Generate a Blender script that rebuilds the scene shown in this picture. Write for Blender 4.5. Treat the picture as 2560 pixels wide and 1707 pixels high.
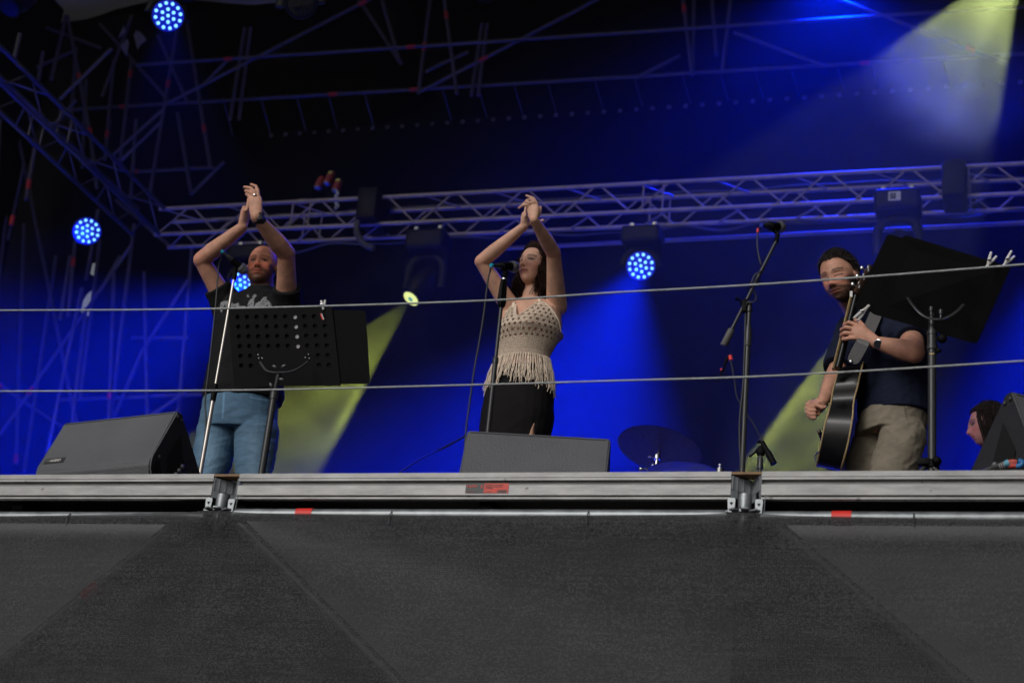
import bpy, bmesh, math, random
import numpy as np
from mathutils import Vector, Matrix, Quaternion, noise
random.seed(7)
R = math.radians
scene = bpy.context.scene
C = scene.collection
for o in list(bpy.data.objects): bpy.data.objects.remove(o)

# ------------------------------------------------------------------ camera, sky, sun, exposure
F_PX = 4211.357
CX, CY = 1280., 853.5
_vx = np.array([13280., 386.5, F_PX]); _vx /= np.linalg.norm(_vx)
_vz = np.array([1040., 10153.5, -F_PX]); _vz /= np.linalg.norm(_vz)
_vy = np.cross(_vz, _vx)
_M = np.stack([_vx, _vy, _vz], 1)          # camera <- world
CAM = np.array([0., -5.6947, -1.9525])
cam_d = bpy.data.cameras.new('camera'); cam = bpy.data.objects.new('camera', cam_d); C.objects.link(cam)
cam_d.sensor_width = 36; cam_d.lens = F_PX / 2560 * 36; cam_d.clip_end = 500; cam_d.clip_start = 0.05
_m4 = Matrix([list(_M.T[i]) + [CAM[i]] for i in range(3)] + [[0, 0, 0, 1]])
cam.matrix_world = _m4
scene.camera = cam
cam_d.dof.use_dof = True
cam_d.dof.focus_distance = 7.7
cam_d.dof.aperture_fstop = 3.2

world = bpy.data.worlds.new('World'); scene.world = world; world.use_nodes = True
wn = world.node_tree; wn.nodes.clear()
sky = wn.nodes.new('ShaderNodeTexSky'); sky.sky_type = 'NISHITA'; sky.sun_disc = False
SUN_EL, SUN_AZ = R(30), R(200)             # behind the camera, a little to the left
sky.sun_elevation = SUN_EL; sky.sun_rotation = SUN_AZ
sky.dust_density = 4.0; sky.air_density = 1.0
bg = wn.nodes.new('ShaderNodeBackground'); bg.inputs['Strength'].default_value = 0.06
hs = wn.nodes.new('ShaderNodeHueSaturation'); hs.inputs['Saturation'].default_value = 0.35
wo = wn.nodes.new('ShaderNodeOutputWorld')
wn.links.new(sky.outputs[0], hs.inputs['Color']); wn.links.new(hs.outputs[0], bg.inputs[0]); wn.links.new(bg.outputs[0], wo.inputs[0])
sun_d = bpy.data.lights.new('sun', 'SUN'); sun_d.energy = 1.1; sun_d.angle = R(25); sun_d.color = (1, .985, .98)
sun = bpy.data.objects.new('sun', sun_d); C.objects.link(sun)
_sd = Vector((math.sin(SUN_AZ) * math.cos(SUN_EL), math.cos(SUN_AZ) * math.cos(SUN_EL), math.sin(SUN_EL)))
sun.rotation_euler = (-_sd).to_track_quat('-Z', 'Y').to_euler()
scene.view_settings.view_transform = 'Standard'; scene.view_settings.look = 'None'
scene.view_settings.gamma = 1; scene.view_settings.exposure = -0.12
cy = scene.cycles
cy.use_denoising = True; cy.volume_bounces = 0; cy.max_bounces = 6; cy.diffuse_bounces = 2; cy.glossy_bounces = 2
cy.transparent_max_bounces = 16; cy.sample_clamp_indirect = 4; cy.caustics_reflective = False; cy.caustics_refractive = False

# ------------------------------------------------------------------ helpers
def at(px, py, Y):
    r = _M.T @ np.array([px - CX, -(py - CY), -F_PX]); t = (Y - CAM[1]) / r[1]
    return Vector(CAM + t * r)
def atx(px, py, X):
    r = _M.T @ np.array([px - CX, -(py - CY), -F_PX]); t = (X - CAM[0]) / r[0]
    return Vector(CAM + t * r)
def proj(p):
    q = _M @ (np.array(p) - CAM); return (CX + F_PX * q[0] / -q[2], CY - F_PX * q[1] / -q[2], -q[2])
def dep(p): return proj(p)[2]
def reach(prev, px, py, L, near=True):
    """the point on the line of sight of (px,py) that lies L from prev"""
    r = _M.T @ np.array([px - CX, -(py - CY), -F_PX]); r = Vector(r / np.linalg.norm(r)); c = Vector(CAM)
    t0 = (prev - c).dot(r); d2 = L * L - (c + r * t0 - prev).length_squared
    dt = math.sqrt(max(d2, 0))
    return c + r * (t0 - dt if near else t0 + dt)

def mat(name, col, rough=.6, metal=0., var=0., vscale=8., bump=0., bscale=60., spec=.5, coat=0.):
    m = bpy.data.materials.new(name); m.use_nodes = True; nt = m.node_tree; b = nt.nodes['Principled BSDF']
    b.inputs['Base Color'].default_value = (*col, 1); b.inputs['Roughness'].default_value = rough
    b.inputs['Metallic'].default_value = metal; b.inputs['Specular IOR Level'].default_value = spec
    b.inputs['Coat Weight'].default_value = coat
    if var or bump:
        tc = nt.nodes.new('ShaderNodeTexCoord')
    if var:
        n = nt.nodes.new('ShaderNodeTexNoise'); n.inputs['Scale'].default_value = vscale; n.inputs['Detail'].default_value = 6
        nt.links.new(tc.outputs['Object'], n.inputs['Vector'])
        r = nt.nodes.new('ShaderNodeMapRange'); r.inputs['From Min'].default_value = .3; r.inputs['From Max'].default_value = .7
        r.inputs['To Min'].default_value = 1 - var; r.inputs['To Max'].default_value = 1 + var
        nt.links.new(n.outputs['Fac'], r.inputs['Value'])
        v = nt.nodes.new('ShaderNodeVectorMath'); v.operation = 'SCALE'; v.inputs[0].default_value = col
        nt.links.new(r.outputs[0], v.inputs['Scale']); nt.links.new(v.outputs[0], b.inputs['Base Color'])
        r2 = nt.nodes.new('ShaderNodeMapRange'); r2.inputs['To Min'].default_value = max(0, rough - .12); r2.inputs['To Max'].default_value = min(1, rough + .12)
        nt.links.new(n.outputs['Fac'], r2.inputs['Value']); nt.links.new(r2.outputs[0], b.inputs['Roughness'])
    if bump:
        n2 = nt.nodes.new('ShaderNodeTexNoise'); n2.inputs['Scale'].default_value = bscale; n2.inputs['Detail'].default_value = 4
        nt.links.new(tc.outputs['Object'], n2.inputs['Vector'])
        bp = nt.nodes.new('ShaderNodeBump'); bp.inputs['Strength'].default_value = bump; bp.inputs['Distance'].default_value = .01
        nt.links.new(n2.outputs['Fac'], bp.inputs['Height']); nt.links.new(bp.outputs[0], b.inputs['Normal'])
    return m
def emit(name, col, s):
    m = bpy.data.materials.new(name); m.use_nodes = True; b = m.node_tree.nodes['Principled BSDF']
    b.inputs['Base Color'].default_value = (*[c * .3 for c in col], 1); b.inputs['Emission Color'].default_value = (*col, 1); b.inputs['Emission Strength'].default_value = s
    return m

class MB:
    """collects closed shapes; build() links them as ONE mesh object"""
    def __init__(s): s.v = []; s.f = []
    def add(s, v, f):
        k = len(s.v); s.v += [Vector(p) for p in v]; s.f += [tuple(i + k for i in q) for q in f]; return s
    def box(s, c, sz, rot=None):
        rot = rot or Matrix.Identity(3); c = Vector(c); v = []
        for x in (-.5, .5):
            for y in (-.5, .5):
                for z in (-.5, .5): v.append(c + rot @ Vector((x * sz[0], y * sz[1], z * sz[2])))
        return s.add(v, [(0, 1, 3, 2), (4, 6, 7, 5), (0, 4, 5, 1), (2, 3, 7, 6), (0, 2, 6, 4), (1, 5, 7, 3)])
    def rbox(s, c, sz, rot=None, b=.01, seg=2):
        bm = bmesh.new(); bmesh.ops.create_cube(bm, size=1)
        for v in bm.verts: v.co = Vector((v.co.x * sz[0], v.co.y * sz[1], v.co.z * sz[2]))
        bmesh.ops.bevel(bm, geom=bm.edges[:], offset=b, segments=seg, affect='EDGES', profile=.5)
        rot = rot or Matrix.Identity(3); c = Vector(c)
        bm.verts.index_update(); v = [c + rot @ q.co for q in bm.verts]; f = [tuple(x.index for x in q.verts) for q in bm.faces]; bm.free()
        return s.add(v, f)
    def tube(s, pts, r, n=10, r2=None, cap=True, flat=1., side=None):
        """a tube through pts; r may be a list; flat squeezes it along the second axis"""
        pts = [Vector(p) for p in pts]; m = len(pts)
        if m < 2: return s
        rs = list(r) if isinstance(r, (list, tuple)) else ([r + ((r2 if r2 is not None else r) - r) * i / (m - 1) for i in range(m)])
        t0 = (pts[1] - pts[0]).normalized()
        u = Vector(side) if side is not None else (t0.cross(Vector((0, 0, 1))) if abs(t0.z) < .9 else t0.cross(Vector((1, 0, 0))))
        v = []; fl = flat if isinstance(flat, (list, tuple)) else [flat] * m
        for i, p in enumerate(pts):
            t = (pts[min(i + 1, m - 1)] - pts[max(i - 1, 0)])
            if t.length < 1e-9: t = t0
            t = t.normalized(); u = (u - t * u.dot(t)); u = u.normalized() if u.length > 1e-6 else t.orthogonal().normalized(); w = t.cross(u)
            for k in range(n):
                a = 2 * math.pi * k / n; v.append(p + u * math.cos(a) * rs[i] + w * math.sin(a) * rs[i] * fl[i])
        f = [(i * n + k, i * n + (k + 1) % n, (i + 1) * n + (k + 1) % n, (i + 1) * n + k) for i in range(m - 1) for k in range(n)]
        if cap: f += [tuple(range(n - 1, -1, -1)), tuple((m - 1) * n + k for k in range(n))]
        return s.add(v, f)
    def cone(s, a, b, ra, rb=None, n=12): return s.tube([a, b], [ra, ra if rb is None else rb], n)
    def capsule(s, a, b, ra, rb, n=12, flat=1., side=None):
        a = Vector(a); b = Vector(b); d = (b - a); L = d.length; d = d / L if L > 1e-9 else Vector((0, 0, 1))
        pts = []; rs = []
        for k in range(4):
            t = k / 4 * math.pi / 2; pts.append(a - d * ra * math.cos(t)); rs.append(max(ra * math.sin(t), ra * .12))
        for k in range(1, 6): pts.append(a + (b - a) * (k / 6)); rs.append(ra + (rb - ra) * k / 6)
        pts.insert(4, a); rs.insert(4, ra)
        for k in range(4, -1, -1):
            t = k / 4 * math.pi / 2; pts.append(b + d * rb * math.cos(t)); rs.append(max(rb * math.sin(t), rb * .12))
        return s.tube(pts, rs, n, flat=flat, side=side)
    def ball(s, c, r, sc=(1, 1, 1), rot=None, n=14):
        c = Vector(c); rot = rot or Matrix.Identity(3); v = []; f = []; h = n // 2 + 1
        for i in range(h + 1):
            th = math.pi * i / h
            for k in range(n):
                ph = 2 * math.pi * k / n
                v.append(c + rot @ Vector((r * sc[0] * math.sin(th) * math.cos(ph), r * sc[1] * math.sin(th) * math.sin(ph), r * sc[2] * math.cos(th))))
        for i in range(h):
            for k in range(n): f.append((i * n + k, (i + 1) * n + k, (i + 1) * n + (k + 1) % n, i * n + (k + 1) % n))
        return s.add(v, f)
    def lathe(s, o, ax, prof, n=24):
        """prof: (along, radius) pairs about the axis ax through o"""
        ax = Vector(ax).normalized(); o = Vector(o)
        return s.tube([o + ax * p[0] for p in prof], [max(p[1], 1e-4) for p in prof], n) if False else s._lathe(o, ax, prof, n)
    def _lathe(s, o, ax, prof, n):
        u = ax.orthogonal().normalized(); w = ax.cross(u); v = []; m = len(prof)
        for h, r in prof:
            for k in range(n):
                a = 2 * math.pi * k / n; v.append(o + ax * h + (u * math.cos(a) + w * math.sin(a)) * max(r, 1e-4))
        f = [(i * n + k, i * n + (k + 1) % n, (i + 1) * n + (k + 1) % n, (i + 1) * n + k) for i in range(m - 1) for k in range(n)]
        f += [tuple(range(n - 1, -1, -1)), tuple((m - 1) * n + k for k in range(n))]
        return s.add(v, f)
    def prism(s, poly, d):
        """poly: 3-D outline; extruded by vector d"""
        n = len(poly); poly = [Vector(p) for p in poly]; d = Vector(d)
        return s.add(poly + [p + d for p in poly], [tuple(range(n)), tuple(range(2 * n - 1, n - 1, -1))] + [(i, i + n, (i + 1) % n + n, (i + 1) % n) for i in range(n)])
    def grid(s, fn, nu, nv):
        v = [fn(i / nu, j / nv) for j in range(nv + 1) for i in range(nu + 1)]
        return s.add(v, [(j * (nu + 1) + i, j * (nu + 1) + i + 1, (j + 1) * (nu + 1) + i + 1, (j + 1) * (nu + 1) + i) for j in range(nv) for i in range(nu)])
    def build(s, name, m, parent=None, smooth=False, origin=None):
        me = bpy.data.meshes.new(name); 
        off = Vector((0, 0, 0))
        if origin is not None: off = Vector(origin)
        me.from_pydata([tuple(p - off) for p in s.v], [], s.f); me.validate()
        bm = bmesh.new(); bm.from_mesh(me); bmesh.ops.recalc_face_normals(bm, faces=bm.faces[:]); bm.to_mesh(me); bm.free()
        me.materials.append(m)
        if smooth: 
            for p in me.polygons: p.use_smooth = True
            try: me.set_sharp_from_angle(angle=R(42))
            except Exception: pass
        return put(name, me, parent, off)
def put(name, me, parent=None, loc=(0, 0, 0)):
    o = bpy.data.objects.new(name, me); C.objects.link(o)
    if parent is not None:
        o.parent = parent; o.matrix_parent_inverse = Matrix.Identity(4)
        o.location = Vector(loc) - wpos(parent)
    else: o.location = loc
    return o
_WP = {}
def wpos(o):
    p = Vector(o.location)
    while o.parent: o = o.parent; p = p + Vector(o.location)
    return p
def tag(o, label=None, cat=None, group=None, kind=None):
    if label: o['label'] = label
    if cat: o['category'] = cat
    if group: o['group'] = group
    if kind: o['kind'] = kind
    return o
def thing(name, loc, label, cat, group=None, kind=None):
    o = bpy.data.objects.new(name, None); C.objects.link(o); o.location = loc; o.empty_display_size = .1
    return tag(o, label, cat, group, kind)
def copy_tree(o, parent=None):
    c = o.copy(); C.objects.link(c)
    if parent is not None: c.parent = parent
    for ch in [x for x in bpy.data.objects if x.parent == o]: copy_tree(ch, c)
    return c
def spline(pts, n=8):
    """Catmull-Rom through pts"""
    P = [Vector(p) for p in pts]; P = [P[0] * 2 - P[1]] + P + [P[-1] * 2 - P[-2]]; out = []
    for i in range(1, len(P) - 2):
        for k in range(n):
            t = k / n; a, b, c, d = P[i - 1:i + 3]
            out.append(.5 * ((2 * b) + (c - a) * t + (2 * a - 5 * b + 4 * c - d) * t * t + (3 * b - a - 3 * c + d) * t ** 3))
    return out + [P[-2]]

# ------------------------------------------------------------------ materials
ALU = mat('aluminium', (.30, .30, .30), .42, .55, var=.18, vscale=6, bump=.05, bscale=40)
GALV = mat('galvanised steel', (.25, .27, .28), .45, .7, var=.3, vscale=14, bump=.08, bscale=50)
TRUSSM = mat('truss aluminium', (.18, .155, .155), .55, .1, var=.2, vscale=9)
TUBEM = mat('scaffold tube', (.062, .058, .062), .65, .1, var=.25, vscale=5)
BLACKM = mat('black metal', (.0025, .0025, .003), .6, .0, var=.2, vscale=20, spec=.12)
STANDM = mat('powder coated stand', (.035, .036, .038), .38, .2, var=.15, vscale=20)
CHROME = mat('chrome', (.55, .55, .55), .25, 1., var=.1, vscale=20)
PLASTIC = mat('black plastic', (.015, .015, .016), .5)
REDM = mat('red sleeve', (.45, .012, .01), .6, var=.2, vscale=20)
CLOTH = mat('black molton', (.003, .003, .0035), .95, var=.3, vscale=3, bump=.3, bscale=8, spec=.0)
WHITE = mat('white plastic', (.62, .6, .58), .45, var=.06, vscale=40)
PLY = mat('phenolic plywood', (.26, .15, .07), .7, var=.3, vscale=20, bump=.1, bscale=80)
DECKM = mat('deck board', (.05, .04, .035), .7, var=.3, vscale=4, bump=.1, bscale=60)
RUBBER = mat('black cable rubber', (.02, .021, .023), .55)
WHITEBRIGHT = mat('white fabric scrap', (.55, .5, .52), .8, var=.05)
HAZE = 0.0028
# ------------------------------------------------------------------ the setting
gm = mat('trodden gravel', (.11, .10, .085), .9, var=.4, vscale=1.5, bump=.5, bscale=30)
g = MB(); g.grid(lambda u, v: Vector((-150 + 300 * u, -150 + 300 * v, -3.6 + .02 * noise.noise(Vector((u * 90, v * 90, 0))))), 60, 60)
tag(g.build('ground', gm), kind='structure')
d = MB(); d.box((-4.5, 7.06, -.03), (18, 13.9, .05)); tag(d.build('stage_floor', DECKM), 'dark boarded stage floor behind the aluminium edge', 'stage floor', kind='structure')

# rear backdrop with eyelets, hung from the long pipe
BY = 12.6
bd = thing('backdrop_cloth', (-6, BY, 0), 'huge black backdrop cloth with a row of eyelets along its top, washed in blue light', 'backdrop')
def bdf(u, v):
    X = -11.5 + 15.5 * u; z = v * 9.3
    return Vector((X, BY + .035 * math.sin(X * 5.3 + 1.3 * math.sin(X * 1.7)) * (1 - v * .8) + .05 * noise.noise(Vector((X * .9, v * 3, 2))), z + (.012 * math.cos(X * 2 * math.pi / .215) if v > .999 else 0)))
mb = MB(); mb.grid(bdf, 400, 14); bo = mb.build('cloth_panel', CLOTH, bd, True, origin=(-6, BY, 0))
EYE = mat('eyelet brass', (.35, .33, .3), .35, .9)
for k in range(47):
    X = -10.1 + k * .215
    m_ = MB(); ring = [Vector((X + .022 * math.cos(a), BY - .08, 9.2 + .022 * math.sin(a))) for a in [i * math.pi / 5 for i in range(11)]]
    m_.tube(ring, .0038 + .002 * random.random(), 5, cap=False); m_.build('eyelet', EYE, bd, True, origin=ring[0])
def solid(mb, name, m, parent, smooth=False): return mb.build(name, m, parent, smooth, origin=mb.v[0])

# left side drape with two gaps to the daylight outside
def side_drape():
    X = -13.4; Yb = 12.75
    bm = bmesh.new()
    def loop(p):
        vs = [bm.verts.new(q) for q in p]
        for i in range(len(vs)): bm.edges.new((vs[i], vs[(i + 1) % len(vs)]))
    loop([Vector((x, Yb, z)) for x, z in ((-18, 0), (-11.4, 0), (-11.4, 11.5), (-18, 11.5))])
    holes = [[(232, 658), (246, 658), (244, 672), (234, 690), (226, 684)], [(229, 726), (226, 752), (227, 778), (224, 790), (206, 788), (203, 778), (208, 752), (218, 736)]]
    for h in holes: loop([at(*p, Yb) for p in h])
    bmesh.ops.triangle_fill(bm, use_beauty=True, use_dissolve=False, edges=bm.edges[:])
    me = bpy.data.meshes.new('corner_drape'); bm.to_mesh(me); bm.free(); me.materials.append(CLOTH)
    o = put('corner_drape', me); tag(o, 'black drape in the rear left corner with two torn gaps showing daylight', 'drape')
    mb = MB(); mb.box((X - .3, 5.6, 5.7), (.05, 13.2, 11.4)); tag(mb.build('side_drape', CLOTH), 'black side drape closing the left of the stage, outside the frame', 'drape')
side_drape()
m_ = MB(); m_.box((4.6, 6, 5.5), (.05, 13.5, 11.5)); tag(m_.build('side_drape', CLOTH), 'black side drape closing the right of the stage, outside the frame', 'drape')

# roof membrane
ROOFM = mat('roof membrane', (.16, .16, .17), .75, var=.15, vscale=1.2, bump=.3, bscale=2)
_n = ROOFM.node_tree; _t = _n.nodes.new('ShaderNodeBsdfTranslucent'); _t.inputs['Color'].default_value = (.03, .03, .033, 1); _x = _n.nodes.new('ShaderNodeAddShader')
_n.links.new(_n.nodes['Principled BSDF'].outputs[0], _x.inputs[0]); _n.links.new(_t.outputs[0], _x.inputs[1]); _n.links.new(_x.outputs[0], _n.nodes['Material Output'].inputs['Surface'])
def rooff(u, v):
    y = .2 + 14 * v; X = -16 + 22 * u
    return Vector((X, y, 11.9 + .6 * math.sin(v * 3.0) + .12 * math.sin(X * 1.9) + .05 * noise.noise(Vector((X * 2, y * 2, 0)))))
mb = MB(); mb.grid(rooff, 80, 40); tag(mb.build('roof_membrane', ROOFM, None, True), 'grey fabric roof membrane stretched over the stage', 'stage roof')
bt = MB(); bt.grid(lambda u, v: Vector((-16 + 22 * u, 13.3 + .1 * math.sin(u * 40), 8.9 + 4.2 * v)), 80, 4)
tag(bt.build('roof_valance', CLOTH, None, True), 'black valance hanging under the rear of the roof above the backdrop', 'valance')

# ------------------------------------------------------------------ scaffolding, drawn tube by tube
def scaffold(name, label, tubes, marks, loc):
    t = thing(name, loc, label, 'scaffolding')
    for a in tubes:
        x1, y1, x2, y2, Y1 = a[:5]; Y2 = a[5] if len(a) > 5 else Y1; r = a[6] if len(a) > 6 else .0242
        p, q = at(x1, y1, Y1), at(x2, y2, Y2); mb = MB(); mb.cone(p, q, r, n=12)
        o = mb.build('tube', TUBEM, t, True, origin=p)
    for a in marks:
        x1, y1, x2, y2, Y1, f = a; p, q = at(x1, y1, Y1), at(x2, y2, Y1); dd = (q - p).normalized(); c = p + (q - p) * f
        mb = MB(); mb.cone(c - dd * .06, c + dd * .06, .029, n=12); mb.build('red_sleeve', REDM, t, True, origin=c)
    return t
T1 = (150, 276, 2700, 127, 12.2); T2 = (340, 163, 2700, 8, 11.5)
V1 = (445, 60, 375, 480, 11.9); V2 = (468, 60, 526, 420, 11.9); D2 = (1052, 229, 1560, -35, 11.9); V6 = (1078, -20, 1046, 235, 11.9)
V7 = (1108, -20, 1142, 235, 11.9); V11 = (1706, -10, 1731, 190, 11.9); D1 = (412, 262, 1010, -45, 11.6); VB = (329, 150, 300, 400, 11.9); VC = (285, 150, 262, 400, 11.9)
back = scaffold('rear_scaffold', 'dim tubular scaffolding with red sleeves behind and above the backdrop top', [
    T1, T2, V1, V2, D2, V6, V7, V11, D1, VB, VC,
    (283, 387, 405, 276, 11.4), (302, 402, 402, 306, 11.4), (149, 249, 279, 122, 9.5), (444, 283, 478, 486, 11.9),
    (627, 70, 597, 300, 12.1), (612, 70, 575, 300, 12.1), (325, 430, 536, 419, 12.1), (1205, 60, 1178, 240, 12.1), (1218, 60, 1195, 240, 12.1),
    (950, -20, 997, 150, 11.8), (885, -20, 1003, 160, 11.8), (1735, -10, 1732, 190, 12), (1780, 0, 1791, 140, 12), (1828, -10, 1806, 180, 12),
    (1835, 82, 2060, 166, 12), (2075, -10, 2520, 160, 11.5), (1063, 180, 1170, 130, 12.1), (1590, 195, 1700, 140, 12.1),
    (478, 486, 560, 405, 12.1), (510, 210, 570, 150, 12.1)],
    [(*T1, .075), (*T1, .308), (*T1, .393), (*T2, .115), (*T2, .39 - .06), (*T1, .82), (*V1, .37), (*V2, .74), (*V6, .55), (*V7, .24), (*V11, .17),
     (*D2, .31), (*D1, .83), (325, 430, 536, 419, 12.1, .06), (*VC, .75), (*VB, .15), (2075, -10, 2520, 160, 11.5, .8)], at(1046, 235, 12.2))
# ties that hold the backdrop to the pipe
tie = MB()
for k, x in enumerate([558, 652, 741, 820, 910, 1106, 1195, 1285, 1369, 1487, 1586, 1706, 1801, 1889, 1979, 2094, 2182, 2358]):
    f = (x - 150) / 2550; p = at(x, 276 - 149 * f, 12.2)
    mb = MB(); mb.tube([p + Vector((.003, 0, .028)), p + Vector((0, -.03, 0)), p + Vector((0, .05, -.03)), Vector((p.x + .05, BY - .06, 9.24))], .007, 5)
    mb.build('tie', PLASTIC, bd, True, origin=p)
L1_ = (38, 306, 191, 1060, 11.9); L2_ = (330, 610, -30, 1130, 11.5)
left = scaffold('side_scaffold', 'leaning scaffold tubes in blue haze along the left side of the stage', [
    L1_, L2_, (168, 40, 225, 335, 11), (225, 330, 242, 470, 11), (165, 40, 128, 200, 11), (50, 85, 35, 150, 8), (108, 130, 96, 200, 10), (60, 560, 40, 1160, 12.1),
    (285, 680, 268, 1170, 11.5), (335, 560, 275, 1060, 11.6), (360, 680, 370, 1100, 11.8), (470, 700, 355, 880, 11.8), (355, 880, 260, 1100, 11.8), (140, 640, 60, 1180, 12.1),
    (188, 600, 170, 790, 11), (175, 640, 150, 800, 11), (205, 720, 110, 1170, 11), (-20, 950, 190, 1090, 12.1), (465, 980, 300, 1090, 11.8), (480, 620, 440, 1100, 11.9),
    (215, 770, 180, 1060, 11.2), (60, 410, 20, 600, 11.8), (90, 350, 65, 500, 9.4), (0, 300, -20, 700, 9.0), (245, 525, 215, 700, 11.3), (15, 540, -15, 830, 12),
    (300, 640, 250, 730, 11.6), (255, 240, 330, 40, 11.8), (20, 60, 5, 280, 11.5), (120, 330, 190, 250, 11.6), (395, 90, 470, 260, 11.9), (250, 60, 420, 250, 12.0), (190, 120, 175, 330, 11.8), (215, 200, 205, 420, 11.9), (340, 300, 325, 520, 12.0), (90, 60, 250, 120, 11.9), (290, 500, 430, 620, 12.1), (275, 300, 262, 400, 12.0), (20, 200, 180, 130, 11.9), (200, 1000, 250, 600, 11.7), (330, 845, 470, 845, 11.9), (150, 1000, 520, 985, 11.9)],
    [(*L2_, .71), (-20, 950, 190, 1090, 12.1, .1), (188, 600, 170, 790, 11, .3), (60, 410, 20, 600, 9.2, .75), (60, 560, 40, 1160, 12.1, .98), (285, 680, 268, 1170, 11.5, .64),
     (168, 40, 225, 335, 11, .53), (225, 330, 242, 470, 11, .0), (90, 350, 65, 500, 9.4, .75)], at(191, 1060, 9))
# small bright plates and bits of sheet up in the corner
for q in ([(296, 95), (309, 66), (313, 80)], [(301, 116), (318, 98), (322, 108), (316, 140)], [(334, 88), (341, 77), (352, 82), (366, 100), (350, 112), (344, 124)]):
    mb = MB(); p = [at(*c, 11.3) for c in q]; mb.prism(p, (0, .01, 0)); mb.build('end_plate', ALU, back, origin=p[0])

# ------------------------------------------------------------------ trusses
def truss(name, label, A, B, sz, up, side, pitch, rch=.025, rbr=.011, n_off=0, gap=(), TRUSSM=TRUSSM):
    """box truss from A to B (its top front chord); sz spacing; four chords and zigzag braces per face"""
    t = thing(name, A, label, 'truss'); A = Vector(A); B = Vector(B); dx = (B - A); L = dx.length; dx.normalize(); up = Vector(up); side = Vector(side)
    cor = [Vector((0, 0, 0)), -up * sz, side * sz, side * sz - up * sz]
    for c in cor:
        mb = MB(); mb.cone(A + c, B + c, rch, n=14); mb.build('chord', TRUSSM, t, True, origin=A + c)
    k = int(L / pitch)
    for (a, b, ph) in ((0, 1, 0), (2, 3, 1), (0, 2, 1), (1, 3, 0)):
        def br(p, q): mb = MB(); mb.cone(p, q, rbr, n=8); mb.build('brace', TRUSSM, t, True, origin=p)
        for i in range(k):
            if (a, b) in ((0, 2), (1, 3)) and i % 2: continue
            s0 = i * pitch + .03; s1 = (i + 1) * pitch - .03; j = (i + ph) % 2
            br(A + dx * s0 + cor[a if j else b], A + dx * s1 + cor[b if j else a])
        if b - a == 1:
            for m_ in gap:
                for e in (-.11, .11): br(A + dx * (m_ + e) + cor[a], A + dx * (m_ + e) + cor[b])
    for m_ in gap:
        mb = MB()
        for c in cor: mb.cone(A + dx * (m_ - .05) + c, A + dx * (m_ + .05) + c, rch + .006, n=14)
        mb.build('coupler', TRUSSM, t, True, origin=A + dx * m_)
    return t
TA = at(400, 517, 10.0); TB = Vector((1.8, 10.0, TA.z)); TB.z = at(2560, 412, 10.0).z; TA.z = at(1300, 480, 10).z + (TA.z - at(1300, 480, 10).z) * .6
pit = .415
rt = truss('rear_truss', 'long silvery box truss crossing the whole stage behind the singers', TA, TB, .34, (0, 0, 1), (0, 1, 0), pit, gap=(1.86, 6.02, 9.2))
LB_a = Vector((-6.0, 10.55, TA.z - .46)); LB_b = Vector((2.2, 10.55, TA.z - .44))
mb = MB(); mb.cone(LB_a, LB_b, .024, n=12); lb = mb.build('lighting_bar', TRUSSM, None, True, origin=LB_a); tag(lb, 'single pipe running just below the back of the long truss', 'pipe')
SA = at(410, 520, 9.9); SB = Vector((SA.x, 2.2, SA.z))
st = truss('side_truss', 'box truss with blue lit chords running toward the viewer at upper left', SA, SB, .34, (0, 0, 1), (-1, 0, 0), .42, gap=(2.2,), TRUSSM=mat('shaded truss', (.07, .065, .075), .4, .6, var=.2, vscale=9))  # darker copy of the truss aluminium, shade put into its base colour
# cables slung along the trusses
def cable(name, pts, r, label, cat='cable', m=RUBBER, n=8, parent=None):
    p = spline(pts, 8); mb = MB(); mb.tube(p, r, n); o = mb.build(name, m, parent, True, origin=p[0])
    if parent is None: tag(o, label, cat)
    return o
pts = []
for i in range(26):
    X = -9.6 + i * .42; pts.append(Vector((X, 9.97 + .34 * (i % 3 == 0) * .2, TA.z - .40 - .02 - .06 * (i % 2) * random.random())))
cable('truss_cable', [p + Vector((0, .36, .02)) for p in pts], .014, 'black cable tied in loops along the lower rear chord of the long truss')
pts = [Vector((-9.6 + i * .5, 10.33, TA.z + .02 - .08 * (i % 2) * random.random())) for i in range(22)]
cable('truss_cable', pts, .013, 'black cable sagging along the upper rear chord of the long truss')
pts = [Vector((-8.45, 9.93, TA.z + .3)), Vector((-8.42, 9.93, TA.z)), Vector((-8.45, 9.9, TA.z - .3)), Vector((-8.3, 9.9, TA.z - .5)), Vector((-8.0, 10.1, TA.z - .62))]
cable('hanging_cable', [at(905, 490, 9.9), at(893, 560, 9.9), at(893, 585, 9.9), at(912, 612, 9.9), at(935, 622, 9.9)], .035, 'thick black cable bundle drooping over the long truss left of the singer with brown hair')
# black truss clamps hanging in the gap
for x, y, lab in ((921, 512, 'black sleeve block wrapped round the long truss between the two clapping singers'), (2385, 448, 'black sleeve block wrapped round the long truss above the right music stand')):
    c = at(x, y, 9.9); mb = MB(); mb.rbox(c + Vector((0, .16, .0)), (.24, .46, .40), b=.03); tag(mb.build('truss_sleeve', BLACKM, None, True, origin=c), lab, 'sleeve block')
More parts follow.
